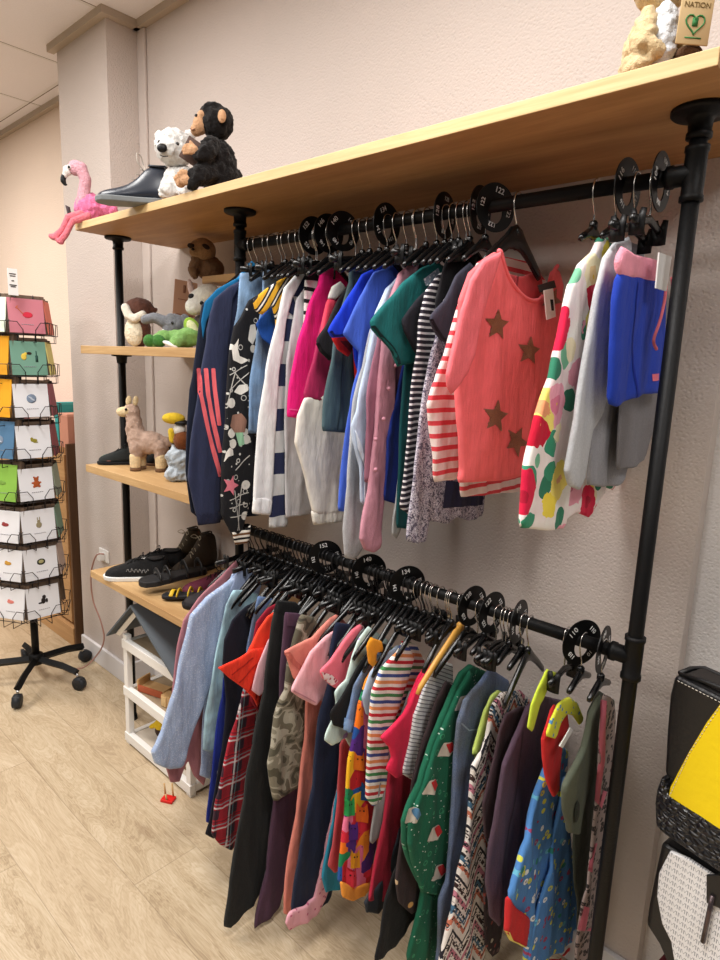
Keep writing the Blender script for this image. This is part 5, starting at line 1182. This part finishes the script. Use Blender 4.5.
shoe('walking_shoe', 'pale beige shoe high against the wall above the lower rail end', (-1.26, .20, Z4), -PI/2-.3, .18, plain((150, 132, 116), .8), plain((60, 50, 44)), None, 'sneaker', 1.3)
FLS = spotted((30, 34, 34), [(50, 0, .3, [(60, 100, 80), (190, 130, 120), (30, 34, 34), (120, 150, 130)], 2)])
shoe('floral_sneaker', 'front one of the dark floral sneakers with black trim beside the llama', Vector((-1.845, .03, Z3)), RZ+PI+.30, .16, FLS, plain((20, 20, 22)), plain((20, 20, 22)), 'sneaker', 1.4)
shoe('floral_sneaker', 'rear one of the dark floral sneakers, black toe with white sole edge', Vector((-1.885, .11, Z3)), RZ+PI+.2, .16, BKM, WS, plain((20, 20, 22)), 'sneaker', 1.1)
shoe('heeled_shoe', 'brown soled black shoe standing upright behind the llama', (-1.72, .12, Z3), RZ+PI, .14, BKM, plain((106, 78, 58)), None, 'boot', 1.6)
kt = tag(part('kraft_swing_tag', plain((130, 100, 74), .8), None, lambda bm: box(bm, -.022, .022, -.001, .001, -.03, .03)), 'brown kraft swing tag leaning on the floral sneakers behind the llama', 'tag')
kt.location = Vector((-1.865, .045, Z3+.075)); kt.rotation_euler = (.1, .7, RZ)

# ------------------------------------------------------------------ dolls' house
hx0, hx1, hy, hyb = -1.80, -1.345, -.10, .14
H = empty('dolls_house', (hx0, hy, 0), 0, "white open wooden dolls' house with grey pitched roof on the floor under the shelves", "dolls' house")
def hb(name, mat, *b_, bev=.002):
    bm = bmesh.new(); box(bm, *b_, bev); return fin(bm, name, mat, H, smooth=False)
WH = hx1-hx0; DY = hyb-hy; HW = plain((232, 230, 226), .5, .4)
for x in (0, WH-.028):
    for y_ in (0, DY-.022): hb('post', HW, x, x+.028, y_, y_+.022, 0, .455)
GF = wood((176, 158, 132), (140, 120, 96), 'x')
for z_ in (.012, .205, .40):
    hb('front_beam', HW, -.003, WH+.003, -.004, .018, z_, z_+.036); hb('back_beam', HW, 0, WH, DY-.018, DY, z_, z_+.03)
    for x in (.002, WH-.022): hb('side_beam', HW, x, x+.02, 0, DY, z_, z_+.03)
    hb('floor_board', GF if z_ > .1 else plain((200, 190, 176)), .01, WH-.01, .01, DY-.01, z_+.018, z_+.026)
apx = -1.664-hx0
GR_ = plain((92, 98, 104), .75, .2)
def roofpane(xa, za, xb, zb):
    bm = bmesh.new(); v = [bm.verts.new(p) for p in [(xa, -.035, za), (xb, -.035, zb), (xb, DY+.03, zb), (xa, DY+.03, za)]]; w_ = [bm.verts.new((q.co.x, q.co.y, q.co.z+.008)) for q in v]
    bm.faces.new(v[::-1]); bm.faces.new(w_)
    for i in range(4): bm.faces.new((v[i], v[(i+1) % 4], w_[(i+1) % 4], w_[i]))
    return fin(bm, 'roof_panel', GR_, H, smooth=False)
roofpane(apx, .612, -.06, .435); roofpane(apx, .612, WH+.035, .40)
bm = bmesh.new(); tube(bm, [(-.03, .0, .448), (apx, .0, .600)], .012, 4); fin(bm, 'gable_beam', HW, H, smooth=False)
# things in the house
LW = wood((222, 184, 132), (190, 150, 100), 'x')
def put(name, label, cat, x, y_, z_, rz=0): return empty(name, (hx0+x, hy+y_, z_), rz, label, cat)
q = put('toy_bed', "light wooden toy bed frame on the dolls' house middle floor", 'toy furniture', .10, .07, .231, .3)
part('base', LW, q, lambda bm: box(bm, -.05, .07, -.03, .03, .006, .02, .002), smooth=False); part('headboard', LW, q, lambda bm: box(bm, -.056, -.048, -.033, .033, 0, .05, .003), smooth=False); part('footboard', LW, q, lambda bm: box(bm, .07, .078, -.033, .033, 0, .034, .003), smooth=False)
part('rail', plain((176, 92, 60)), q, lambda bm: box(bm, -.05, .07, -.034, -.030, .004, .03), smooth=False)
q = put('toy_cupboard', "pale wooden toy box block right of the toy bed in the dolls' house", 'toy furniture', .235, .06, .231, .2)
part('carcass', LW, q, lambda bm: box(bm, -.03, .03, -.02, .02, 0, .045, .002), smooth=False); part('door', wood((232, 200, 150), (206, 170, 116), 'z'), q, lambda bm: box(bm, -.026, -.001, -.023, -.020, .004, .041), smooth=False)
q = put('toy_bowl', "small blue grey toy bowl behind the toy box in the dolls' house", 'toy', .20, .13, .231)
part('bowl', plain((110, 120, 150), .5), q, lambda bm: lathe(bm, [(.008, 0), (.018, .008), (.022, .022), (.020, .022), (.012, .010), (.002, .006)], 20))
q = put('dollhouse_doll', "small doll in yellow top and dark skirt lying on the lowest dolls' house floor", 'doll', .13, .09, .038, .3)
blobs('body', fab((60, 44, 36)), [((0, 0, .03), (.04, .028, .028)), ([(.02, -.01, .02), (.06, -.03, .012)], [.014, .010])], q, .003); blobs('top', fab((232, 196, 44)), [((-.01, -.004, .055), (.030, .024, .022)), ([(-.02, -.01, .06), (-.045, -.02, .045)], [.012, .009])], q, .003)
part('head', plain((214, 160, 126), .6), q, lambda bm: ball(bm, (-.004, 0, .092), (.020, .019, .021))); part('hair', plain((150, 110, 60), .8), q, lambda bm: ball(bm, (-.002, .006, .098), (.023, .021, .020))); eye(q, (-.010, -.018, .094), .002); eye(q, (.004, -.0185, .094), .002)
q = put('woven_mat', "small brown patterned mat on the lowest dolls' house floor behind the sleeve", 'mat', .30, .10, .038)
part('mat', leopard((196, 166, 120), (150, 110, 70), (110, 76, 48), 60), q, lambda bm: box(bm, -.09, .12, -.06, .05, 0, .012, .003), smooth=False)
p = at(171, 799, Z=0)
q = empty('toy_chair', (p.x, p.y-.01, 0), .5, "red toy stool with wooden sticks on the floor in front of the dolls' house", 'toy furniture')
part('base', plain((214, 34, 30), .4), q, lambda bm: box(bm, -.022, .022, -.016, .016, 0, .010, .002), smooth=False)
for a_, b_, h_ in ((-.018, .012, .052), (.012, .012, .058), (.0, -.010, .03)): part('stick', LW, q, lambda bm: tube(bm, [(a_, b_, .008), (a_-.004, b_, h_)], .003, 8))

# ------------------------------------------------------------------ greeting card spinner
RX, RY = -2.53, -.158
Rk = empty('card_spinner', (RX, RY, 0), 0, 'black wire greeting card spinner on a five legged castor base', 'card rack')
part('post', BLACKM, Rk, lambda bm: (cyl(bm, (0, 0, .10), (0, 0, .38), .016), cyl(bm, (0, 0, .2), (0, 0, 1.75), .011), lathe(bm, [(.02, 0), (.03, .004), (.03, .05), (.02, .055)], 20, (0, 0, .08))))
tg = [at(16, 698, Z=.06), at(86, 683, Z=.06), at(80, 655, Z=.06), at(20, 650, Z=.06), at(-22, 672, Z=.06)]
for i, p in enumerate(tg):
    a = math.atan2(p.y-RY, p.x-RX); a = math.radians((-39, 25, 97, 172, 236)[i]); ll = .228
    lg = empty('leg', (0, 0, 0), a, None, None); lg.parent = Rk
    part('arm', BLACKM, lg, lambda bm: tube(bm, [(.02, 0, .105), (.15, 0, .098), (ll, 0, .082)], .016, 4, ry=.018), smooth=False)
    part('castor', plain((40, 42, 46), .5), lg, lambda bm: (cyl(bm, (ll+.01, -.014, .030), (ll+.01, .014, .030), .029, 24), box(bm, ll-.010, ll+.028, -.017, .017, .030, .056, .004)))
    part('castor_stem', STEEL, lg, lambda bm: cyl(bm, (ll, 0, .05), (ll, 0, .075), .006))
WIRE = plain((34, 26, 26), .4, .5, .4)
tiers = [at(x, y, X=-2.40).z for x, y in ((34, 316), (35, 358), (38, 400), (40, 441), (43, 483), (45, 524), (47, 562), (48, 600))]
hexr = .13; FW = .150
cards = {(0, 0): ((206, 128, 142), 'pink', 'flamingo'), (0, 1): ((116, 160, 142), 'green', 'bottle'), (0, 2): (None, 'white', 'fish'), (0, 3): (None, 'white', 'frog'), (0, 4): (None, 'white', 'bear'), (0, 5): (None, 'white', 'rabbit'), (0, 6): (None, 'white', 'plate'), (0, 7): (None, 'white', 'monkey')}
motif = {'flamingo': (214, 50, 74), 'bottle': (226, 196, 80), 'fish': (126, 142, 164), 'frog': (150, 140, 50), 'bear': (170, 84, 40), 'rabbit': (150, 140, 110), 'plate': (52, 54, 44), 'monkey': (40, 34, 34), 'cake': (220, 130, 120), 'lobster': (150, 60, 60), 'mug': (200, 150, 60), 'leaf': (120, 160, 70)}
ENV = plain((112, 94, 80), .85); WCARD = plain((232, 233, 238), .7)
ENVD = 0
ordn = ['topmost', 'second', 'third', 'fourth', 'fifth', 'sixth', 'seventh', 'lowest']
def motif_parts(o, kind, m, mtx):
    pp = plain(motif[kind], .7)
    def mk(nm, mat, fn):
        bm = bmesh.new(); fn(bm)
        for v in bm.verts: v.co = mtx @ v.co
        fin(bm, nm, mat, o)
    B = lambda bm, x, z_, a, b_: ball(bm, (x, 0, z_), (a, .0008, b_), sub=2)
    if kind == 'bear': mk('bear_print', pp, lambda bm: (B(bm, 0, -.006, .014, .015), B(bm, 0, .013, .010, .009), B(bm, -.008, .021, .004, .004), B(bm, .008, .021, .004, .004), B(bm, -.014, -.002, .006, .004), B(bm, .014, -.002, .006, .004), B(bm, -.010, -.018, .006, .005), B(bm, .010, -.018, .006, .005)))
    elif kind == 'rabbit': mk('rabbit_print', pp, lambda bm: (B(bm, 0, -.006, .012, .013), B(bm, 0, .009, .007, .007), B(bm, -.004, .021, .002, .008), B(bm, .005, .021, .002, .008)))
    elif kind == 'plate': mk('bowl_print', pp, lambda bm: B(bm, 0, 0, .018, .014)); mk('bowl_centre', plain((176, 170, 120)), lambda bm: ball(bm, (0, -.001, .001), (.011, .0008, .008), sub=2))
    elif kind == 'monkey': mk('monkey_print', pp, lambda bm: (B(bm, .004, .012, .008, .009), B(bm, 0, -.004, .010, .014), B(bm, -.012, -.012, .010, .004), B(bm, .014, -.006, .005, .010)))
    elif kind == 'fish': mk('round_print', pp, lambda bm: B(bm, 0, 0, .020, .019)); mk('round_detail', plain((190, 200, 214)), lambda bm: (ball(bm, (-.004, -.001, .004), (.010, .0006, .003), ('Y', .5), 2), ball(bm, (.004, -.001, -.004), (.010, .0006, .003), ('Y', .5), 2)))
    elif kind == 'frog': mk('frog_print', pp, lambda bm: (B(bm, 0, -.002, .014, .007), B(bm, -.008, .005, .006, .006), B(bm, .006, -.010, .010, .003)))
    elif kind == 'flamingo': mk('flamingo_print', pp, lambda bm: B(bm, .004, -.004, .020, .012)); mk('flamingo_neck_print', plain((214, 120, 90)), lambda bm: tube(bm, spline([(-.012, 0, -.002), (-.030, 0, .018), (-.038, 0, .022), (-.030, 0, .030)], 4), .002, 6))
    elif kind == 'bottle':
        mk('bird_print', pp, lambda bm: (B(bm, -.020, -.002, .011, .014), B(bm, -.012, .010, .006, .006))); mk('bottle_print', plain((40, 74, 66)), lambda bm: (box(bm, .024, .034, -.0008, .0008, -.022, .004), box(bm, .0275, .0305, -.0008, .0008, .004, .022))); mk('oval_print', plain((50, 40, 36)), lambda bm: B(bm, .002, .012, .010, .006))
    else: mk(kind+'_print', pp, lambda bm: (B(bm, 0, 0, .018, .008), B(bm, -.008, .006, .008, .005)))
    mk('caption_print', plain((150, 150, 156)), lambda bm: [box(bm, -.022+.008*i, -.022+.008*i+.0055, -.0006, .0006, -.043, -.0405) for i in range(6)])
for fi, (ang, side) in enumerate(((.0, 'front'), (-PI/3, 'left'), (PI/3, 'right'), (PI, 'back'), (2*PI/3, 'back'), (-2*PI/3, 'back'))):
    ca, sa = math.cos(ang), math.sin(ang)
    # wire column: local x outward, y along face
    Fm = Matrix.Rotation(ang, 4, 'Z')
    for ti, z_ in enumerate(tiers):
        zb = z_-.075
        if fi < 3:
            def wires(bm):
                w = .0018; x0 = hexr-.045; x1 = hexr+.018
                for y_ in (-FW/2-.004, FW/2+.004):
                    tube(bm, [Fm @ Vector(p) for p in [(x0, y_, zb+.10), (x0, y_, zb), (x1, y_, zb), (x1, y_, zb+.048), (x0, y_, zb+.060)]], w, 5)
                for s_ in (-1, 1):
                    tube(bm, [Fm @ Vector(p) for p in [(x1, s_*(FW/2+.004), zb+.048), (x1, s_*.045, zb+.048), (x1, s_*.024, zb+.018), (x1, s_*.024, zb-.03), (x0, s_*.024, zb-.03)]], w, 5)
                tube(bm, [Fm @ Vector(p) for p in [(x1, -FW/2-.004, zb), (x1, FW/2+.004, zb)]], w, 5)
                tube(bm, [Fm @ Vector(p) for p in [(x0, -FW/2-.004, zb), (x0, FW/2+.004, zb)]], w, 5)
                if ti == 0 or ti == 7: tube(bm, [Fm @ Vector(p) for p in [(x0, 0, zb), (0, 0, zb)]], w, 5)
            part('wire_pocket', WIRE, Rk, wires)
    if fi < 3:
        part('upright_wire', WIRE, Rk, lambda bm: [tube(bm, [Fm @ Vector((hexr-.045, y_, .33)), Fm @ Vector((hexr-.045, y_, 1.72))], .002, 6) for y_ in (-FW/2-.004, FW/2+.004)])
    if fi > 2:
        for ti, z_ in enumerate(tiers):
            es = empty('envelope_stack', (0, 0, 0), 0, f"brown envelopes in the {ordn[ti]} pocket of the spinner's {('far', 'far right', 'far left')[fi-3]} face", 'envelopes', 'envelope stacks on the card spinner')
            es.matrix_world = Matrix.Translation((RX, RY, z_)) @ Matrix.Rotation(ang+PI/2, 4, 'Z') @ Matrix.Translation((0, -(hexr-.006), 0)) @ Matrix.Rotation(-.12, 4, 'X')
            for n_ in range(2): part('envelope', ENV, es, lambda bm: box(bm, -.070+.002*n_, .070, .009*n_, .005+.009*n_, -.069, .074-.003*n_), smooth=False)
        continue
    leftc = [((226, 240, 222), 'pale', 'leaf'), ((226, 160, 40), 'yellow', 'leaf'), ((240, 170, 40), 'yellow', 'leaf'), ((84, 124, 160), 'blue', 'fish'), ((140, 190, 80), 'lime green', 'leaf'), (None, 'white', 'lobster'), (None, 'white', 'mug'), (None, 'white', 'cake')]
    rightc = [((220, 120, 100), 'coral', 'leaf'), ((222, 210, 130), 'yellow', 'leaf'), ((150, 80, 90), 'plum', 'leaf'), ((140, 70, 76), 'maroon', 'leaf'), ((150, 160, 140), 'sage', 'leaf'), ((120, 150, 130), 'green grey', 'leaf'), ((190, 170, 160), 'beige', 'leaf'), None]
    for ti, z_ in enumerate(tiers):
        cc_ = (list(cards.values())[ti] if fi == 0 else leftc[ti] if fi == 1 else rightc[ti])
        if cc_ is None: continue
        colr, cn, mo = cc_
        m = Matrix.Translation((RX, RY, z_)) @ Matrix.Rotation(ang+PI/2, 4, 'Z') @ Matrix.Translation((0, -(hexr-.002), 0)) @ Matrix.Rotation(-.12 if fi != 1 or ti > 4 else -.12, 4, 'X')
        # stack of brown envelopes
        tall = .072 if not (fi == 1 and 0 < ti < 5) else .09
        es = empty('envelope_stack', (0, 0, 0), 0, f'brown envelopes behind the {ordn[ti]} {cn} card on the spinner {side} side', 'envelopes', 'envelope stacks on the card spinner'); es.matrix_world = m
        for n_ in range(3): part('envelope', ENV, es, lambda bm: box(bm, -.070+.002*n_, .078-.001*n_, .012+.009*n_, .017+.009*n_, -.069, tall+.010-.003*n_), smooth=False)
        cr_ = empty('greeting_card', (0, 0, 0), 0, f'{cn} greeting card, {ordn[ti]} on the {side} side of the spinner'+(f', with a small {mo} drawing' if fi == 0 and mo not in ('fish', 'plate', 'bottle') else ''), 'card', 'greeting cards on the spinner'); cr_.matrix_world = m
        part('sheet', plain(colr, .7) if colr else WCARD, cr_, lambda bm: box(bm, -.068, .068, 0, .004, -.070, tall-.006, .0008), smooth=False)
        if not (fi == 2): motif_parts(cr_, mo, None, Matrix.Translation((0, -.0008, .006)))
q = empty('paper_sign', (RX+.16, RY-.055, 1.76), PI/2, 'small white paper sign with black writing clipped on top of the card spinner', 'sign')
part('sheet', PAPER, q, lambda bm: box(bm, -.018, .018, -.001, .001, -.05, .05), smooth=False)
for z_, a_ in ((.03, .012), (.022, .010), (.004, .005), (-.012, .013), (-.018, .009)): part('written_line', plain((70, 66, 66)), q, lambda bm: box(bm, -a_, a_, -.002, -.001, z_-.002, z_+.002), smooth=False)

# ------------------------------------------------------------------ cabinet beyond the column
cb = empty('wooden_cabinet', (-3.35, .235, 0), 0, 'oak veneer low cabinet standing beyond the column behind the card spinner', 'cabinet')
CW = wood((178, 132, 88), (140, 98, 60), 'z', name='veneer'); CW2 = wood((206, 164, 116), (176, 132, 86), 'x', name='veneer')
part('carcass', CW, cb, lambda bm: box(bm, -.60, .60, -.10, .12, 0, 1.03, .002), smooth=False)
part('side_panel', wood((112, 80, 54), (84, 58, 38), 'z', name='veneer'), cb, lambda bm: box(bm, .60, .618, -.125, .12, 0, 1.06, .002), smooth=False)
part('door', CW2, cb, lambda bm: box(bm, .02, .56, -.118, -.10, .12, 1.0, .003), smooth=False); part('door', CW2, cb, lambda bm: box(bm, -.56, -.02, -.118, -.10, .12, 1.0, .003), smooth=False)
part('plinth', CW2, cb, lambda bm: box(bm, -.6, .6, -.13, -.10, 0, .10, .002), smooth=False)
random.seed(11)
bx = -2.78
for i, (c_, nm, w_, h_) in enumerate([((206, 146, 124), 'salmon', .10, .17), ((60, 160, 160), 'teal', .04, .22), ((120, 176, 190), 'pale blue', .16, .05), ((206, 60, 60), 'red', .22, .045), ((226, 110, 130), 'pink', .24, .05), ((190, 60, 80), 'crimson', .12, .08)]):
    q = empty('gift_box', (bx-w_/2, .20, 1.03), 0, f'{nm} card box standing on the cabinet behind the card spinner', 'box')
    part('box_body', plain(c_, .7), q, lambda bm: box(bm, -w_/2, w_/2, -.06, .06, 0, h_-.012, .002), smooth=False); part('lid', plain(tuple(min(255, v+18) for v in c_), .7), q, lambda bm: box(bm, -w_/2-.002, w_/2+.002, -.062, .062, h_-.014, h_, .002), smooth=False)
    bx -= w_+.012

# ------------------------------------------------------------------ handbags on the right
def bag_frame(p0, p1, z):
    """vertical plane through two pixels at a common height"""
    a = at(*p0, Z=z); b_ = at(*p1, Z=z); return a, b_
BY = .02
a = at(658, 825, Y=.06); z0 = a.z
b_ = at(720, 868, Z=z0)
yaw = math.atan2((b_-a).y, (b_-a).x)
def bag_pt(px, py, a=a, yaw=yaw):
    n = Vector((-math.sin(yaw), math.cos(yaw), 0)); d_ = ray(px, py); p = CAM+d_*((a-CAM).dot(n)/d_.dot(n)); u = Vector((math.cos(yaw), math.sin(yaw), 0)); return ((p-a).dot(u), p.z-a.z)
LEA = plain((20, 20, 22), .42, .5, 0, .25, 120)
def slab(name, mat, P, y0, y1, root, bev=.006, g=None):
    bm = bmesh.new(); A = [bm.verts.new((u, y0, z_)) for u, z_ in P]; B = [bm.verts.new((u, y1, z_)) for u, z_ in P]
    bm.faces.new(A); bm.faces.new(B[::-1])
    for i in range(len(P)): bm.faces.new((A[i], B[i], B[(i+1) % len(P)], A[(i+1) % len(P)]))
    o = fin(bm, name, mat, root, smooth=False)
    if bev: m = o.modifiers.new('b', 'BEVEL'); m.width = bev; m.segments = 3; m.limit_method = 'ANGLE'
    return o
print('BAG', a, b_, yaw)
bg = empty('tote_bag', tuple(a), yaw, 'black leather tote bag with yellow front panel and crocodile textured base', 'handbag')
bp = bag_pt
R_ = .30
top = [bp(674, 674), bp(700, 681), bp(720, 690)]
tz = top[0][1]
body = [bp(664, 775), bp(666, 730), bp(669, 695), bp(674, 675)]
uR = .32
slab('body', LEA, body+[(uR, tz-.012), (uR+.01, .0+bp(664, 775)[1]-.02)], .0, .09, bg, .008)
slab('yellow_panel', plain((246, 214, 12), .45, .4, 0, .3, 60), [bp(670, 795), bp(672, 786), bp(690, 752), bp(708, 722), bp(722, 703), (uR-.04, bp(722, 703)[1]+.01), (uR-.005, .03+bp(670, 795)[1]-.02), bp(722, 830), bp(700, 815)], -.006, .004, bg, .002)
CRO = NT('croc_leather', .3, .6); CRO = CRO.done((22, 23, 28), CRO.vor(75, CRO.mapc((1, 1, 1.6)), 'DISTANCE_TO_EDGE'), 1, .008)
slab('croc_base', CRO, [bp(657, 802), bp(659, 788), bp(664, 774), bp(670, 795), bp(700, 813), bp(724, 829), (uR+.01, bp(724, 829)[1]-.0), (uR+.012, 0), (.02, -.004), bp(658, 825)], -.010, .10, bg, .007)
bm = bmesh.new(); tube(bm, [(u, .012, z_+.001) for u, z_ in [bp(676, 676), bp(700, 683), bp(720, 691)]]+[(uR, .012, tz-.012)], .0045, 8); tube(bm, [(bp(676, 676)[0], .012, tz+.001), (bp(676, 676)[0]-.001, .05, tz+.001), (bp(676, 676)[0]+.01, .078, tz), (uR, .085, tz-.01)], .0045, 8); fin(bm, 'rim', LEA, bg)
slab('opening', plain((44, 40, 38)), [(bp(680, 678)[0], tz-.002), (uR-.01, tz-.014), (uR-.01, tz-.011), (bp(680, 678)[0], tz+.001)], .018, .078, bg, 0)
bm = bmesh.new()
u0_, u1_ = bp(678, 680)[0], uR
for i in range(46):
    u = u0_+(u1_-u0_)*i/46; zz = tz-.009-.012*i/46; tube(bm, [(u, -.0012, zz), (u+.004, -.0012, zz-.0002)], .0008, 5)
for i in range(30):
    f_ = i/30; P = [bp(670, 795), bp(690, 752), bp(722, 703)]; k_ = f_*2; s_ = int(min(1, k_)); t_ = k_-s_; u = P[s_][0]*(1-t_)+P[s_+1][0]*t_; zz = P[s_][1]*(1-t_)+P[s_+1][1]*t_
    tube(bm, [(u+.002, -.0068, zz), (u+.0035, -.0068, zz+.004)], .0007, 5)
fin(bm, 'stitching', plain((214, 208, 196)), bg)
# lower bag
a2 = at(646, 925, Y=.06); z2_ = a2.z; b2 = at(700, 965, Z=z2_); yaw2 = math.atan2((b2-a2).y, (b2-a2).x)
bp2 = lambda x, y_: bag_pt(x, y_, a2, yaw2)
bg2 = empty('monogram_bag', tuple(a2), yaw2, 'black bag with white grey monogram patterned front panel below the yellow tote', 'handbag')
MM = NT('monogram_canvas', .5, .4); o = MM.xyz(); fu = MM.math('FRACT', MM.math('MULTIPLY_ADD', o[0], 1/.014, 50)); fz = MM.math('FRACT', MM.math('MULTIPLY_ADD', o[2], 1/.014, 50))
zig = MM.math('PINGPONG', MM.math('MULTIPLY', fu, 2), .5); d_ = MM.math('ABSOLUTE', MM.math('SUBTRACT', MM.math('ADD', zig, .22), fz))
ml = MM.math('MULTIPLY', MM.lt(d_, .07), MM.band(fu, .06, .94)); st_ = MM.math('MULTIPLY', MM.math('MAXIMUM', MM.band(fu, .08, .2), MM.band(fu, .82, .94)), MM.band(fz, .12, .75))
MM = MM.done(MM.mix(MM.math('MAXIMUM', ml, st_), (240, 239, 240), (168, 168, 174)))
slab('body', LEA, [bp2(645, 925), bp2(648, 905), bp2(655, 870), bp2(661, 842), (.30, bp2(661, 842)[1]), (.32, .0-.03), (.05, -.055), bp2(658, 945)], 0, .09, bg2, .010)
slab('monogram_panel', MM, [bp2(672, 940), bp2(663, 922), bp2(658, 895), bp2(660, 872), bp2(671, 850), bp2(690, 858), (.28, bp2(690, 858)[1]-.01), (.30, -.045), (.07, -.05)], -.006, .003, bg2, .003)
slab('strap_tab', LEA, [bp2(709, 872), bp2(724, 872), bp2(724, 906), bp2(709, 900)], -.012, -.006, bg2, .002)
bm = bmesh.new(); P = [bp2(716, 892), bp2(711, 915), bp2(706, 938)]; tube(bm, [(u, -.014, z_) for u, z_ in P], .0042, 10); fin(bm, 'zip_pull', plain((96, 84, 86), .25, .5, .8), bg2)
# something wine coloured under the bag
p = at(668, 962, Y=.08)
q = empty('wine_bag', (p.x, p.y, p.z-.06), yaw2, 'wine red leather bag edge under the monogram bag', 'handbag'); part('body', plain((92, 24, 36), .4, .5), q, lambda bm: box(bm, -.02, .22, -.02, .05, -.10, .055, .012)); part('stud', plain((200, 160, 80), .3, .5, 1), q, lambda bm: ball(bm, (.0, -.021, .045), .004, sub=2))
# hooks rail that the bags hang from
st_x0 = .10
hk = empty('bag_stand', (.22, .17, 0), 0, 'slim black metal stand carrying the handbags at the right edge', 'display stand')
part('post', BLACKM, hk, lambda bm: cyl(bm, (.30, .02, .012), (.30, .02, 1.3), .012)); part('foot', BLACKM, hk, lambda bm: lathe(bm, [(.14, 0), (.14, .008), (.02, .014)], 32, (.30, .02, 0)))
